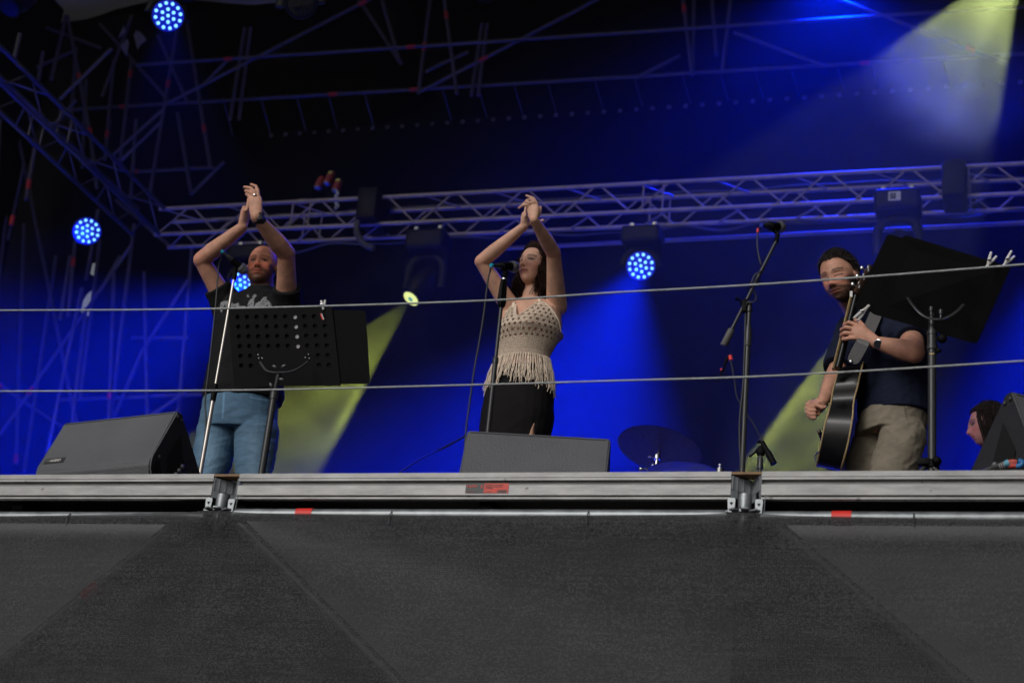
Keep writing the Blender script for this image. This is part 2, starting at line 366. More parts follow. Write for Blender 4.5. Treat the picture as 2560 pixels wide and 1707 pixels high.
# ------------------------------------------------------------------ the stage edge
def atz(px, py, z):
    r = _M.T @ np.array([px - CX, -(py - CY), -F_PX]); t = (z - CAM[2]) / r[2]; return Vector(CAM + t * r)
def text(s, size, o, xd, yd, m, parent, name='lettering', depth=.0006, bold=0.):
    cu = bpy.data.curves.new(name, 'FONT'); cu.body = s; cu.size = size; cu.extrude = depth; cu.offset = bold
    t = bpy.data.objects.new(name, cu); C.objects.link(t); dg = bpy.context.evaluated_depsgraph_get(); dg.update()
    me = bpy.data.meshes.new_from_object(t.evaluated_get(dg)); bpy.data.objects.remove(t)
    xd = Vector(xd).normalized(); yd = Vector(yd); yd = (yd - xd * yd.dot(xd)).normalized(); zd = xd.cross(yd); o = Vector(o)
    for v in me.vertices: c = v.co.copy(); v.co = xd * c.x + yd * c.y + zd * c.z
    me.materials.clear(); me.materials.append(m); return put(name, me, parent, o)
# extruded aluminium with scuffs and stains
def alu_beam_mat():
    m = mat('scuffed deck aluminium', (.40, .40, .39), .5, .35); nt = m.node_tree; b = nt.nodes['Principled BSDF']; tc = nt.nodes.new('ShaderNodeTexCoord')
    mp = nt.nodes.new('ShaderNodeMapping'); mp.inputs['Scale'].default_value = (1.6, 8, 8); nt.links.new(tc.outputs['Object'], mp.inputs[0])
    n1 = nt.nodes.new('ShaderNodeTexNoise'); n1.inputs['Scale'].default_value = 3; n1.inputs['Detail'].default_value = 8; n1.inputs['Roughness'].default_value = .7; nt.links.new(mp.outputs[0], n1.inputs['Vector'])
    cr = nt.nodes.new('ShaderNodeValToRGB'); cr.color_ramp.elements[0].position = .3; cr.color_ramp.elements[0].color = (.19, .19, .19, 1); cr.color_ramp.elements[1].position = .62; cr.color_ramp.elements[1].color = (.34, .34, .337, 1)
    nt.links.new(n1.outputs[0], cr.inputs[0])
    n2 = nt.nodes.new('ShaderNodeTexNoise'); n2.inputs['Scale'].default_value = 26; n2.inputs['Detail'].default_value = 5; nt.links.new(tc.outputs['Object'], n2.inputs['Vector'])
    c2 = nt.nodes.new('ShaderNodeValToRGB'); c2.color_ramp.elements[0].position = .67; c2.color_ramp.elements[0].color = (0, 0, 0, 1); c2.color_ramp.elements[1].position = .74; c2.color_ramp.elements[1].color = (1, 1, 1, 1)
    nt.links.new(n2.outputs[0], c2.inputs[0])
    mx = nt.nodes.new('ShaderNodeMix'); mx.data_type = 'RGBA'; nt.links.new(c2.outputs[0], mx.inputs[0]); nt.links.new(cr.outputs[0], mx.inputs[6]); mx.inputs[7].default_value = (.09, .075, .06, 1)
    nt.links.new(mx.outputs[2], b.inputs['Base Color'])
    bp = nt.nodes.new('ShaderNodeBump'); bp.inputs['Strength'].default_value = .15; bp.inputs['Distance'].default_value = .004; nt.links.new(n1.outputs[0], bp.inputs['Height']); nt.links.new(bp.outputs[0], b.inputs['Normal'])
    return m
BEAM = alu_beam_mat()
PROF = [(0, 0), (0, -.019), (.0025, -.020), (.0025, -.0215), (0, -.0225), (0, -.030), (.022, -.032), (.022, -.043), (.003, -.046), (0, -.049), (0, -.088), (.010, -.090), (.012, -.095), (-.002, -.097), (-.002, -.104), (.008, -.106), (.018, -.106), (.018, 0)]
def deck_beam(x0, x1, label):
    t = thing('deck_beam', ((x0 + x1) / 2, 0, -.05), label, 'deck beam', 'aluminium deck beams along the stage edge')
    mb = MB(); mb.prism([(x0, y, z) for y, z in PROF], (x1 - x0, 0, 0)); mb.build('profile', BEAM, t, origin=((x0 + x1) / 2, 0, -.05)); return t
xs = [at(536, 1186, 0).x, at(600, 1184, 0).x, at(1829, 1178, 0).x, at(1905, 1177, 0).x]
PITCH = 2.07
xa = (xs[0] + xs[1]) / 2; xb = (xs[2] + xs[3]) / 2
deck_beam(xa - PITCH + .05, xs[0], 'scuffed aluminium deck edge beam left of the left corner post, below the speaker with lettering')
B2 = deck_beam(xs[1], xs[2], 'scuffed aluminium deck edge beam with the black and red sticker')
deck_beam(xs[3], xb + PITCH * 2 - .05, 'scuffed aluminium deck edge beam right of the right corner post, below the guitarist')
# sticker
SBLK = mat('sticker dark grey', (.035, .038, .04), .5, var=.1); SRED = mat('sticker red', (.62, .045, .022), .5, var=.1, vscale=30)
p0 = at(1163, 1232, -.001); p1 = at(1209, 1232, -.001); p2 = at(1270, 1232, -.001); zt = at(1215, 1208, -.001).z; zb = at(1215, 1232, -.001).z
sk = thing('sticker', (p0.x, -.001, zb), 'black and red maker sticker on the middle aluminium beam', 'sticker')
mb = MB(); mb.box(((p0.x + p1.x) / 2, -.0015, (zt + zb) / 2), (p1.x - p0.x, .001, zt - zb)); mb.build('dark_field', SBLK, sk, origin=(p0.x, -.001, zb))
mb = MB(); mb.box(((p1.x + p2.x) / 2, -.0015, (zt + zb) / 2), (p2.x - p1.x, .001, zt - zb)); mb.build('red_field', SRED, sk, origin=(p1.x, -.001, zb))
X_, Z_ = (1, 0, 0), (0, 0, 1)
H_ = zt - zb
text('Layher', H_ * .42, (p0.x + .004, -.0024, zt - H_ * .40), X_, Z_, SRED, sk, bold=.0002)
mb = MB(); cx_ = p1.x - .008
for i in range(3):
    for j in range(3):
        if (i + j) % 2 == 0 or i == 1: mb.box((cx_ - .005 + i * .004, -.0024, zt - .009 - j * .004), (.0034, .0006, .0034))
mb.build('emblem', SRED, sk, origin=(cx_, -.002, zt))
for i, (s, z_) in enumerate((('Event-Boden T16 1,00 x 2,07 m', .22), ('Event-Deck T16 1.00 x 2.07 m', .40), ('Nr. 5402.207', .56))):
    text(s, H_ * .145, (p1.x + .005, -.0024, zt - H_ * z_), X_, Z_, SBLK, sk, bold=.0001)
text('www.layher.com', H_ * .11, (p1.x + .004, -.0024, zb + H_ * .10), X_, Z_, SBLK, sk)
mb = MB(); mb.box((p2.x - .024, -.0022, zb + H_ * .18), (.036, .0008, H_ * .3)); mb.build('load_field', SBLK, sk, origin=(p2.x, 0, zb))
text('7,5 kN/m²', H_ * .2, (p2.x - .040, -.0032, zb + H_ * .12), X_, Z_, SRED, sk)
text('Wilhelm Layher GmbH', H_ * .09, (p0.x + .004, -.0024, zb + H_ * .10), X_, Z_, SRED, sk)

def corner_post(x0, x1, label):
    xm = x0 + (x1 - x0) * .62; D = .07
    t = thing('corner_post', ((x0 + x1) / 2, 0, -.1), label, 'scaffold post', 'scaffold posts at the stage edge')
    GP = mat('painted bracket grey', (.27, .29, .31), .5, .3, var=.15, vscale=18)
    L = Vector((xm - x0, D, 0)).normalized(); Rr = Vector((x1 - xm, -D, 0)).normalized()
    for (a, dr, ln, nm) in ((Vector((x0 + .003, .002, 0)), L, math.hypot(xm - x0, D) - .004, 'left_plate'), (Vector((xm + .003, D - .002, 0)), Rr, math.hypot(x1 - xm, D) - .006, 'right_plate')):
        nrm = Vector((dr.y, -dr.x, 0)); mb = MB()
        rot = Matrix((dr, nrm, Vector((0, 0, 1)))).transposed()
        def bx(s0, s1, z0, z1, th=.004, off=0): mb.box(a + dr * ((s0 + s1) / 2) + nrm * off + Vector((0, 0, (z0 + z1) / 2)), (s1 - s0, th, z1 - z0), rot)
        bx(0, ln, -.068, -.014); bx(0, ln * .28, -.097, -.0685); bx(ln * .80, ln, -.097, -.0685)
        for f_ in (.0, .22, .5, .80): bx(ln * f_ + .0005, ln * f_ + .0035, -.066, -.016, .004, .0032)
        mb.build(nm, GP, t, origin=a)
    mb = MB(); mb.prism([(x0 + .001, .001, -.010), (x1 - .001, .001, -.010), (xm, D, -.010)], (0, 0, .009)); mb.build('plywood_corner', PLY, t, origin=(xm, D, -.01))
    mb = MB()
    mb.box(Vector((x0, 0, 0)) + L * .032 + Vector((.004, .003, -.0135)), (.075, .004, .006), Matrix.Rotation(math.atan2(L.y, L.x), 3, 'Z')); mb.build('plywood_edge', PLASTIC, t, origin=(x0, 0, 0))
    tx = (at(556, 1250, 0).x - xa) + (x0 + x1) / 2
    mb = MB(); mb.lathe((tx, .0, -.24), (0, 0, 1), [(0, .0242), (.14, .0242), (.152, .0232), (.153, .019), (.13, .0185)], 28); mb.build('tube', GALV, t, True, origin=(tx, 0, -.1))
    mb = MB(); mb.cone((tx, .0, -3.6), (tx, 0, -.241), .0232, n=24); mb.build('standard', TUBEM, t, True, origin=(tx, 0, -.3))
    # rosette lobes and wedge heads
    mb = MB()
    for k in range(8):
        a = k * math.pi / 4 + .2; mb.rbox((tx + .045 * math.cos(a), .045 * math.sin(a), -.157), (.045, .03, .009), Matrix.Rotation(a, 3, 'Z'), b=.004)
    mb.lathe((tx, 0, -.162), (0, 0, 1), [(0, .03), (0, .045), (.009, .045), (.009, .03)], 24); mb.build('rosette', GALV, t, True, origin=(tx, 0, -.157))
    for dx_, w_, zt_ in ((-.043, .026, -.108), (.055, .026, -.113)):
        mb = MB(); c = Vector((tx + dx_, -.028, zt_))
        P = [(-.011, -.052), (.011, -.052), (.014, -.006), (.011, 0), (-.011, 0), (-.014, -.006)]
        mb.prism([c + Vector((a, 0, b)) for a, b in P], (0, .005, 0)); w = mb.build('wedge', GALV, t, origin=c)
        mb = MB(); mb.prism([c + Vector((-.0065, -.0012, -.016)), c + Vector((.0065, -.0012, -.016)), c + Vector((0, -.0012, -.028))], (0, .001, 0)); mb.build('wedge_hole', BLACKM, w, origin=c)
    mb = MB(); c = Vector((tx + .075, -.02, -.093)); mb.tube([c, c + Vector((0, 0, -.006)), c + Vector((.022, -.004, -.007))], .0014, 6); mb.tube([c, c + Vector((-.002, 0, -.075))], .0018, 6); mb.build('spring_clip', GALV, t, True, origin=c)
    return tx
tx1 = corner_post(xs[0], xs[1], 'galvanised scaffold post end at the left gap of the edge, below the bald man')
tx2 = corner_post(xs[2], xs[3], 'galvanised scaffold post end at the right gap, below the boom stand')
# ledgers
for i, (a, b, zz) in enumerate(((xa - 2.0, tx1 - .06, 1300), (tx1 + .06, tx2 - .06, 1292), (tx2 + .06, xb + 4.1, 1300))):
    z0 = at((30, 1280, 2300)[i], (1293, 1289, 1296)[i], 0).z
    lab = ('galvanised ledger tube wrapped in mesh left of the left post', 'galvanised ledger tube wrapped in mesh between the two posts', 'galvanised ledger tube wrapped in mesh right of the right post')[i]
    t = thing('ledger_tube', (a, 0, z0), lab, 'ledger tube', 'ledger tubes under the stage edge')
    mb = MB(); mb.cone((a, 0, z0), (b, 0, z0), .0242, n=24); mb.build('tube', GALV, t, True, origin=(a, 0, z0))
    if i: 
        x = at((0, 763, 2105)[i], 1292, 0).x; mb = MB(); mb.cone((x - .034, 0, z0), (x + .034, 0, z0), .0262, n=24); mb.build('red_sleeve', emit('red sleeve bright', (.5, .02, .015), 0) if False else mat('bright red sleeve', (.75, .03, .02), .5), t, True, origin=(x, 0, z0))
# braces behind the mesh
GALVD = GALV
def bays(px1, py1, px2, py2, Y, lab, f):
    a, b = at(px1, py1, Y), at(px2, py2, Y); b = a + (b - a) * 1.35
    t = thing('diagonal_brace', a, lab, 'brace'); mb = MB(); mb.cone(a, b, .0242, n=16); mb.build('tube', GALVD, t, True, origin=a)
    d_ = (b - a).normalized(); c = a + (b - a) * f; mb = MB(); mb.cone(c - d_ * .04, c + d_ * .04, .027, n=16); mb.build('red_sleeve', mat('bright red sleeve', (.75, .03, .02), .5), t, True, origin=c)
bays(600, 1310, 1010, 1720, .03, 'diagonal scaffold brace behind the mesh running down right from the left post', .9)
bays(440, 1310, 100, 1580, .03, 'diagonal scaffold brace behind the mesh running down left from the left post', .46)
bays(1925, 1300, 2440, 1730, .03, 'diagonal scaffold brace behind the mesh running down right from the right post', .9)
# inner cloth seen through the mesh
INNER = mat('inner backing cloth', (.68, .68, .70), .95, var=.12, vscale=3)
def inner(pts, lab, Y=.10):
    p = [at(x, y, Y + yo) for x, y, yo in pts]; mb = MB(); mb.prism(p, (0, .01, 0)); tag(mb.build('backing_cloth', INNER, None, origin=p[0]), lab, 'backing cloth')
inner([(-400, 1290, 0), (460, 1284, 0), (90, 1585, 0), (-400, 1960, 0)], 'grey backing cloth behind the mesh, left of the left diagonal brace')
inner([(600, 1286, 0), (1850, 1288, .7), (1850, 2300, .7), (1500, 2200, .5)], 'grey backing cloth behind the mesh, between the two posts')
inner([(1925, 1288, 0), (4200, 1300, 0), (4200, 3190, 0), (2900, 2105, 0)], 'grey backing cloth behind the mesh, right of the right diagonal brace')
mb = MB(); mb.box((-1, 1.6, -1.95), (15, .04, 3.2)); tag(mb.build('understage_drape', CLOTH), 'black drape across the dark space under the stage', 'drape')
for k in range(9):
    x = -6.2 + k * 1.035; mb = MB(); mb.box((x, .9, -.11), (.05, 1.5, .1)); tag(mb.build('deck_joist', BLACKM), ['dark joist under the stage deck, seen in the black gap below the beams'][0], 'joist', 'dark joists in the gap under the deck beams')
# the mesh screen itself
def scrim_mat():
    m = bpy.data.materials.new('knitted mesh screen'); m.use_nodes = True; nt = m.node_tree; b = nt.nodes['Principled BSDF']; out = nt.nodes['Material Output']
    tc = nt.nodes.new('ShaderNodeTexCoord')
    mp = nt.nodes.new('ShaderNodeMapping'); mp.inputs['Scale'].default_value = (1, 1, 1.6); nt.links.new(tc.outputs['Object'], mp.inputs[0])
    n = nt.nodes.new('ShaderNodeTexNoise'); n.inputs['Scale'].default_value = 130; n.inputs['Detail'].default_value = 3; nt.links.new(mp.outputs[0], n.inputs['Vector'])
    n2 = nt.nodes.new('ShaderNodeTexNoise'); n2.inputs['Scale'].default_value = 5; n2.inputs['Detail'].default_value = 5; nt.links.new(mp.outputs[0], n2.inputs['Vector'])
    mp3 = nt.nodes.new('ShaderNodeMapping'); mp3.inputs['Scale'].default_value = (.6, 1, 22); nt.links.new(tc.outputs['Object'], mp3.inputs[0])
    n3 = nt.nodes.new('ShaderNodeTexNoise'); n3.inputs['Scale'].default_value = 6; n3.inputs['Detail'].default_value = 6; nt.links.new(mp3.outputs[0], n3.inputs['Vector'])
    w = nt.nodes.new('ShaderNodeTexWave'); w.bands_direction = 'Z'; w.inputs['Scale'].default_value = 42; w.inputs['Distortion'].default_value = .6; nt.links.new(tc.outputs['Object'], w.inputs['Vector'])
    w2 = nt.nodes.new('ShaderNodeTexWave'); w2.bands_direction = 'X'; w2.inputs['Scale'].default_value = 36; w2.inputs['Distortion'].default_value = 1.5; nt.links.new(tc.outputs['Object'], w2.inputs['Vector'])
    def mth(op, a, b_, v=None):
        q = nt.nodes.new('ShaderNodeMath'); q.operation = op
        for i, s in enumerate((a, b_)):
            if isinstance(s, (int, float)): q.inputs[i].default_value = s
            else: nt.links.new(s, q.inputs[i])
        return q.outputs[0]
    s = mth('ADD', mth('MULTIPLY', n.outputs[0], 1.5), mth('MULTIPLY', w.outputs[0], .10)); s = mth('ADD', s, mth('MULTIPLY', w2.outputs[0], .10)); s = mth('ADD', s, mth('MULTIPLY', n2.outputs[0], .35)); s = mth('ADD', s, mth('MULTIPLY', n3.outputs[0], .45))
    r = nt.nodes.new('ShaderNodeMapRange'); r.inputs['From Min'].default_value = .75; r.inputs['From Max'].default_value = 1.75; r.inputs['To Min'].default_value = .008; r.inputs['To Max'].default_value = .094; nt.links.new(s, r.inputs['Value'])
    cc = nt.nodes.new('ShaderNodeCombineColor'); 
    for i, k_ in enumerate((.93, .94, 1.0)): nt.links.new(mth('MULTIPLY', r.outputs[0], k_), cc.inputs[i])
    nt.links.new(cc.outputs[0], b.inputs['Base Color']); b.inputs['Roughness'].default_value = .85; b.inputs['Specular IOR Level'].default_value = .2
    tr = nt.nodes.new('ShaderNodeBsdfTransparent'); mx = nt.nodes.new('ShaderNodeMixShader')
    r2 = nt.nodes.new('ShaderNodeMapRange'); r2.inputs['From Min'].default_value = .9; r2.inputs['From Max'].default_value = 1.6; r2.inputs['To Min'].default_value = .77; r2.inputs['To Max'].default_value = .90; nt.links.new(s, r2.inputs['Value'])
    nt.links.new(r2.outputs[0], mx.inputs[0]); nt.links.new(tr.outputs[0], mx.inputs[1]); nt.links.new(b.outputs[0], mx.inputs[2]); nt.links.new(mx.outputs[0], out.inputs['Surface'])
    return m
SCRIM = scrim_mat()
topz = lambda X: at(1280, 1284, -.03).z + (.0) + .012 * max(0, -X - 3.3) * -1.0 - .004 * max(0, X + 1.2) * 2 - .004 + .004 * math.cos((X - tx1) * 2 * math.pi / 2.07)
def sf(u, v):
    X = -6.6 + 10.2 * u; zt = topz(X); z = zt - (v ** 1.25) * 3.3; dz = zt - z
    if dz < .05: Y = -.03 - .006 * math.sin(dz / .05 * math.pi / 2)
    else: Y = -.036 + .012 * (1 - math.exp(-(dz - .05) * 6))
    Y += .004 * noise.noise(Vector((X * 2.2, z * 2.2, 3))) * min(1, dz * 3)
    for t_ in (tx1, tx2):
        q = math.exp(-((X - t_ - .01) ** 2) / .0035 - (dz - .045) ** 2 / .002); Y -= .034 * math.exp(-((X - t_) ** 2) / .012 - (dz - .03) ** 2 / .006) + 0
        Y += .010 * q * math.sin((X - t_) * 130 + dz * 70)
    return Vector((X, Y, z))
mb = MB(); mb.grid(sf, 560, 120); sc_ = mb.build('mesh_screen', SCRIM, None, True, origin=(-2, 0, -.2)); tag(sc_, 'dark grey knitted mesh screen covering the front below the stage edge', 'screen')
for x, y, lab in ((168, 1296, 'black cable tie on the mesh edge at far left'), (974, 1292, 'black cable tie on the mesh edge under the sheet music gap, left of the sticker'), (1468, 1292, 'black cable tie on the mesh edge right of the sticker'), (2284, 1298, 'black cable tie on the mesh edge below the right music stand'),
                   (546, 1290, 'black cable tie loop at the left post'), (1848, 1290, 'black cable tie loop at the right post')):
    c = at(x, y, -.04); mb = MB(); k = 1 if y != 1290 else 1.5
    mb.tube([c + Vector((-.004, .07, .0)), c + Vector((-.004, .045, .022 * k)), c + Vector((0, .015, .026 * k)), c + Vector((0, -.002, .008)), c + Vector((.001, -.004, -.028))], .0022, 6); tag(mb.build('cable_tie', PLASTIC, None, True, origin=c), lab, 'cable tie', 'cable ties on the mesh screen')

# steel safety ropes
ROPE = mat('steel rope', (.38, .40, .40), .45, .6, bump=.4, bscale=300)
def rope(pts, lab):
    P = spline([at(x, y, .03) for x, y in pts], 10); P = [P[0] - (P[1] - P[0]) * 3] + P + [P[-1] + (P[-1] - P[-2]) * 3]
    mb = MB(); mb.tube(P, .0042, 8); tag(mb.build('steel_rope', ROPE, None, True, origin=P[0]), lab, 'steel rope', 'steel safety ropes across the stage front')
rope([(-120, 776.5), (0, 776), (522, 772), (1175, 753), (1524, 732), (1959, 707), (2560, 661), (3300, 600), (4300, 520)], 'upper steel rope, crossing the chests of the singers')
rope([(-120, 978.5), (0, 978), (610, 975), (1175, 962), (1524, 952), (1959, 938), (2560, 902), (3300, 852), (4300, 790)], 'lower steel rope, crossing the waists of the singers')

# ------------------------------------------------------------------ floor monitors
def spk_mat():
    m = mat('speaker textured paint', (.10, .103, .112), .55, var=.15, vscale=3); nt = m.node_tree; b = nt.nodes['Principled BSDF']; tc = nt.nodes.new('ShaderNodeTexCoord')
    v = nt.nodes.new('ShaderNodeTexNoise'); v.inputs['Scale'].default_value = 160; v.inputs['Detail'].default_value = 3; nt.links.new(tc.outputs['Object'], v.inputs['Vector'])
    bp = nt.nodes.new('ShaderNodeBump'); bp.inputs['Strength'].default_value = .9; bp.inputs['Distance'].default_value = .004; nt.links.new(v.outputs[0], bp.inputs['Height']); nt.links.new(bp.outputs[0], b.inputs['Normal']); return m
SPK = spk_mat(); SPKD = mat('speaker side paint', (.02, .02, .022), .6, bump=.4, bscale=220); GRILLE = mat('speaker grille', (.02, .02, .02), .6, .4)
SPR = [(0.012, 0), (-.012, -.004), (-.112, -.245), (-.122, -.275), (-.118, -.30), (-.06, -.42), (.34, -.42), (.375, -.40), (.02, -.008)]
def monitor(A, B, H, lab, side, logo=False):
    """A, B: ridge ends as pixels; side: 0 details at A, 1 at B, None"""
    a, b = atz(*A, H), atz(*B, H); xd = (b - a); xd.z = 0; xd.normalize(); md = Vector((-xd.y, xd.x, 0))
    if md.y < 0: md = -md
    k = H / .42; P = [Vector((0, 0, 0)) + md * (p * k) + Vector((0, 0, z * k)) for p, z in SPR]
    t = thing('floor_monitor', Vector((a.x, a.y, 0)), lab, 'speaker', 'wedge monitors on the stage floor')
    bm = bmesh.new(); va = [bm.verts.new(a + xd * .004 + p) for p in P]; vb = [bm.verts.new(b - xd * .004 + p) for p in P]; n = len(P)
    bm.faces.new(va); bm.faces.new(vb[::-1])
    for i in range(n): bm.faces.new((va[i], vb[i], vb[(i + 1) % n], va[(i + 1) % n]))
    bmesh.ops.bevel(bm, geom=bm.edges[:], offset=.007, segments=3, affect='EDGES'); bmesh.ops.recalc_face_normals(bm, faces=bm.faces[:])
    me = bpy.data.meshes.new('cabinet'); 
    for v in bm.verts: v.co -= a
    for f in bm.faces: f.material_index = 1 if abs(f.normal.dot(xd)) > .8 else 0
    bm.to_mesh(me); bm.free(); me.materials.append(SPK); me.materials.append(SPKD)
    for p in me.polygons: p.use_smooth = True
    me.set_sharp_from_angle(angle=R(30)); put('cabinet', me, t, a)
    # grille slab on the performer's side
    s0 = Vector(md * (.03 * k) + Vector((0, 0, -.018 * k))); s1 = Vector(md * (.355 * k) + Vector((0, 0, -.375 * k))); nn = (s1 - s0).cross(xd).normalized()
    if nn.z < 0: nn = -nn
    mb = MB(); mb.prism([a + xd * .03 + s0 + nn * .001, b - xd * .03 + s0 + nn * .001, b - xd * .03 + s1 + nn * .001, a + xd * .03 + s1 + nn * .001], nn * .008); mb.build('grille', GRILLE, t, origin=a)
    # seam of the grille frame along the ridge
    nr = (P[2] - P[1]).cross(xd).normalized()
    if nr.y > 0: nr = -nr
    mb = MB(); q0 = P[1] + (P[2] - P[1]) * .035; mb.prism([a + xd * .02 + q0 + nr * .0002, b - xd * .02 + q0 + nr * .0002, b - xd * .02 + q0 + (P[2] - P[1]) * .012 + nr * .0002, a + xd * .02 + q0 + (P[2] - P[1]) * .012 + nr * .0002], nr * .0015); mb.build('seam', GRILLE, t, origin=a)
    if side is not None:
        e = a if side == 0 else b; o = -xd if side == 0 else xd
        def pp(m_, z_, f=0.): return e + md * (m_ * k) + Vector((0, 0, z_ * k)) + o * f
        mb = MB(); mb.prism([pp(.03, -.10, .0005), pp(-.028, -.21, .0005), pp(.005, -.32, .0005), pp(.085, -.22, .0005)], o * .0015); h_ = mb.build('handle_recess', mat('recess black', (.002, .002, .002), .9), t, origin=pp(0, -.2))
        mb = MB()
        for i in range(5): mb.ball(pp(.012 + .017 * i * .9, -.322 + .023 * i, .003), .011, n=10)
        mb.build('handle_grip', mat('grip', (.16, .16, .17), .35), t, True, origin=pp(.01, -.3))
        mb = MB()
        for m_, z_ in ((-.005, -.028), (.022, -.035), (-.075, -.235), (.20, -.24), (.17, -.30), (.225, -.30), (.135, -.36), (.19, -.37)): mb.lathe(pp(m_, z_, .0), o, [(0, .008), (.003, .008), (.005, .005)], 10)
        mb.build('bolt', CHROME if False else mat('dull bolt', (.12, .12, .125), .35, .6), t, True, origin=pp(.17, -.3))
        mb = MB()
        for m_, z_ in ((.215, -.265), (.175, -.335), (.12, -.39), (.24, -.345)): mb.lathe(pp(m_, z_, .0), o, [(0, .014), (.002, .014), (.0022, .01)], 14)
        mb.build('socket', GRILLE, t, True, origin=pp(.17, -.3))
        mb = MB(); mb.tube([pp(.285, -.255, .001), pp(.19, -.40, .001)], .0016, 5); mb.build('panel_edge', mat('panel edge', (.2, .2, .2), .5), t, origin=pp(.28, -.26))
        mb = MB(); mb.prism([pp(-.10, -.26, .0006), pp(-.07, -.25, .0006), pp(-.02, -.36, .0006), pp(-.05, -.418, .0006), pp(-.115, -.30, .0006)], o * .001); mb.build('lower_recess', mat('recess black', (.002, .002, .002), .9), t, origin=pp(-.08, -.3))
    if logo:
        f0, f1 = P[1], P[2]; up = (f0 - f1).normalized()
        o_ = a + f1 + xd * .03 + up * .012 + nr * .0006
        mb = MB(); mb.prism([o_, o_ + xd * .115, o_ + xd * .115 + up * .030, o_ + up * .030], nr * .0012); bp = mb.build('badge', SPKD, t, origin=o_)
        text('TW', .018, o_ + xd * .008 + up * .009 + nr * .0022, xd, up, mat('badge grey', (.25, .25, .25), .5), t)
        text('AUDiO', .019, o_ + xd * .034 + up * .009 + nr * .0022, xd, up, WHITE, t, bold=.0005)
    return t
monitor((163, 1058), (450, 1027), .42, 'grey wedge monitor with small white lettering at its lower left corner', 1, True)
monitor((1167, 1076), (1529, 1097), .42, 'grey wedge monitor in front of the singer in the crochet top', None)
monitor((2522, 977), (2720, 1030), .50, 'black wedge monitor at the right edge, showing its side with a handle hole', 0)
# ------------------------------------------------------------------ microphone stands, music stands
CYAN = mat('cyan plug ring', (.02, .45, .6), .4); GRIL = mat('mic grille', (.20, .20, .21), .45, .7, bump=1.0, bscale=900); SATIN = mat('satin nickel pole', (.50, .46, .42), .3, .8, var=.1)
REDT = mat('red tape', (.75, .04, .03), .5)
def tripod(t, x, y):
    for k in range(3):
        a = k * 2.094 + .5; mb = MB(); mb.tube([(x, y, .14), (x + .30 * math.cos(a), y + .30 * math.sin(a), .012)], .008, 8); mb.build('leg', STANDM, t, True, origin=(x, y, .14))
    mb = MB(); mb.cone((x, y, .08), (x, y, .17), .018); mb.build('hub', STANDM, t, True, origin=(x, y, .1))
def micro(tail, ball, rb, lab, ring=CYAN, k=1.):
    """a vocal microphone from its plug end to the ball"""
    t = thing('microphone', tail, lab, 'microphone', 'vocal microphones'); d = (ball - tail).normalized(); L = (ball - tail).length
    mb = MB(); mb.lathe(tail, d, [(.0, .010 * k), (.004, .012 * k), (.02, .012 * k), (L * .45, .0155 * k), (L * .74, .0185 * k), (L * .78, .021 * k)], 20); mb.build('body', PLASTIC, t, True, origin=tail)
    mb = MB(); mb.lathe(tail, d, [(L * .78, .020 * k), (L * .80, rb * .98), (L * .86, rb), (L, rb * 1.02), (L + rb * .45, rb * .92), (L + rb * .8, rb * .62), (L + rb * .95, rb * .2)], 22); g_ = mb.build('grille', GRIL, t, True, origin=ball)
    mb = MB(); mb.lathe(tail, d, [(L * .90, rb * 1.01), (L * .90, rb * 1.08), (L * .95, rb * 1.08), (L * .95, rb * 1.01)], 22); mb.build('band', mat('grille band', (.16, .16, .17), .35, .7), g_, True, origin=ball)
    mb = MB(); mb.lathe(tail - d * .035, d, [(0, .006), (.004, .0085), (.037, .0085)], 14); mb.build('plug', PLASTIC, t, True, origin=tail)
    mb = MB(); mb.lathe(tail - d * .037, d, [(0, .0085), (.012, .0092), (.012, .006)], 14); mb.build('plug_ring', ring, t, True, origin=tail)
    return t, tail - d * .035
def pole_top(px, py, Y): return at(px, py, Y)
# stand 1
Ys = 1.12; P = at(587, 686, Ys); x_, y_ = P.x, P.y
zq = lambda py, px: at(px, py, Ys).z
t = thing('microphone_stand', (x_, y_, 0), 'straight chrome microphone stand in front of the bald man', 'microphone stand', 'microphone stands')
z1, z2 = zq(1000, 531), zq(962, 538)
mb = MB(); mb.cone((x_, y_, .1), (x_, y_, z1), .0105, n=16); mb.build('lower_tube', SATIN, t, True, origin=(x_, y_, .1))
mb = MB(); mb.cone((x_, y_, z2), (x_, y_, P.z), .0078, n=16); mb.build('upper_tube', SATIN, t, True, origin=(x_, y_, z2))
mb = MB(); mb.lathe((x_, y_, z1 - .005), (0, 0, 1), [(0, .0135), (.05, .0145), (z2 - z1, .012), (z2 - z1 + .01, .010)], 16); mb.build('clutch', BLACKM, t, True, origin=(x_, y_, z1))
B_ = at(608, 673, Ys + .02); T_ = at(567, 639, Ys - .05)
mb = MB(); c = B_.lerp(T_, .42); mb.tube([P + Vector((0, 0, -.03)), P + Vector((0, 0, .02)), c - Vector((0, 0, .016))], [.012, .012, .011], 12); mb.tube([c - (B_ - T_).normalized() * .03, c + (B_ - T_).normalized() * .03], .021, 16); mb.build('clip', BLACKM, t, True, origin=P); tripod(t, x_, y_)
m, e = micro(T_, B_, .0255, 'black vocal microphone with silver grille at the mouth of the bald man')
cable('microphone_cable', [e, at(553, 645, Ys - .03), at(546, 670, Ys), at(541, 740, Ys), at(531, 841, Ys), at(521, 930, Ys), at(513, 1000, Ys), at(511, 1101, Ys), Vector((x_ - .02, y_, .02))], .0042, 'black microphone cable hanging beside the chrome stand of the bald man', 'cable')
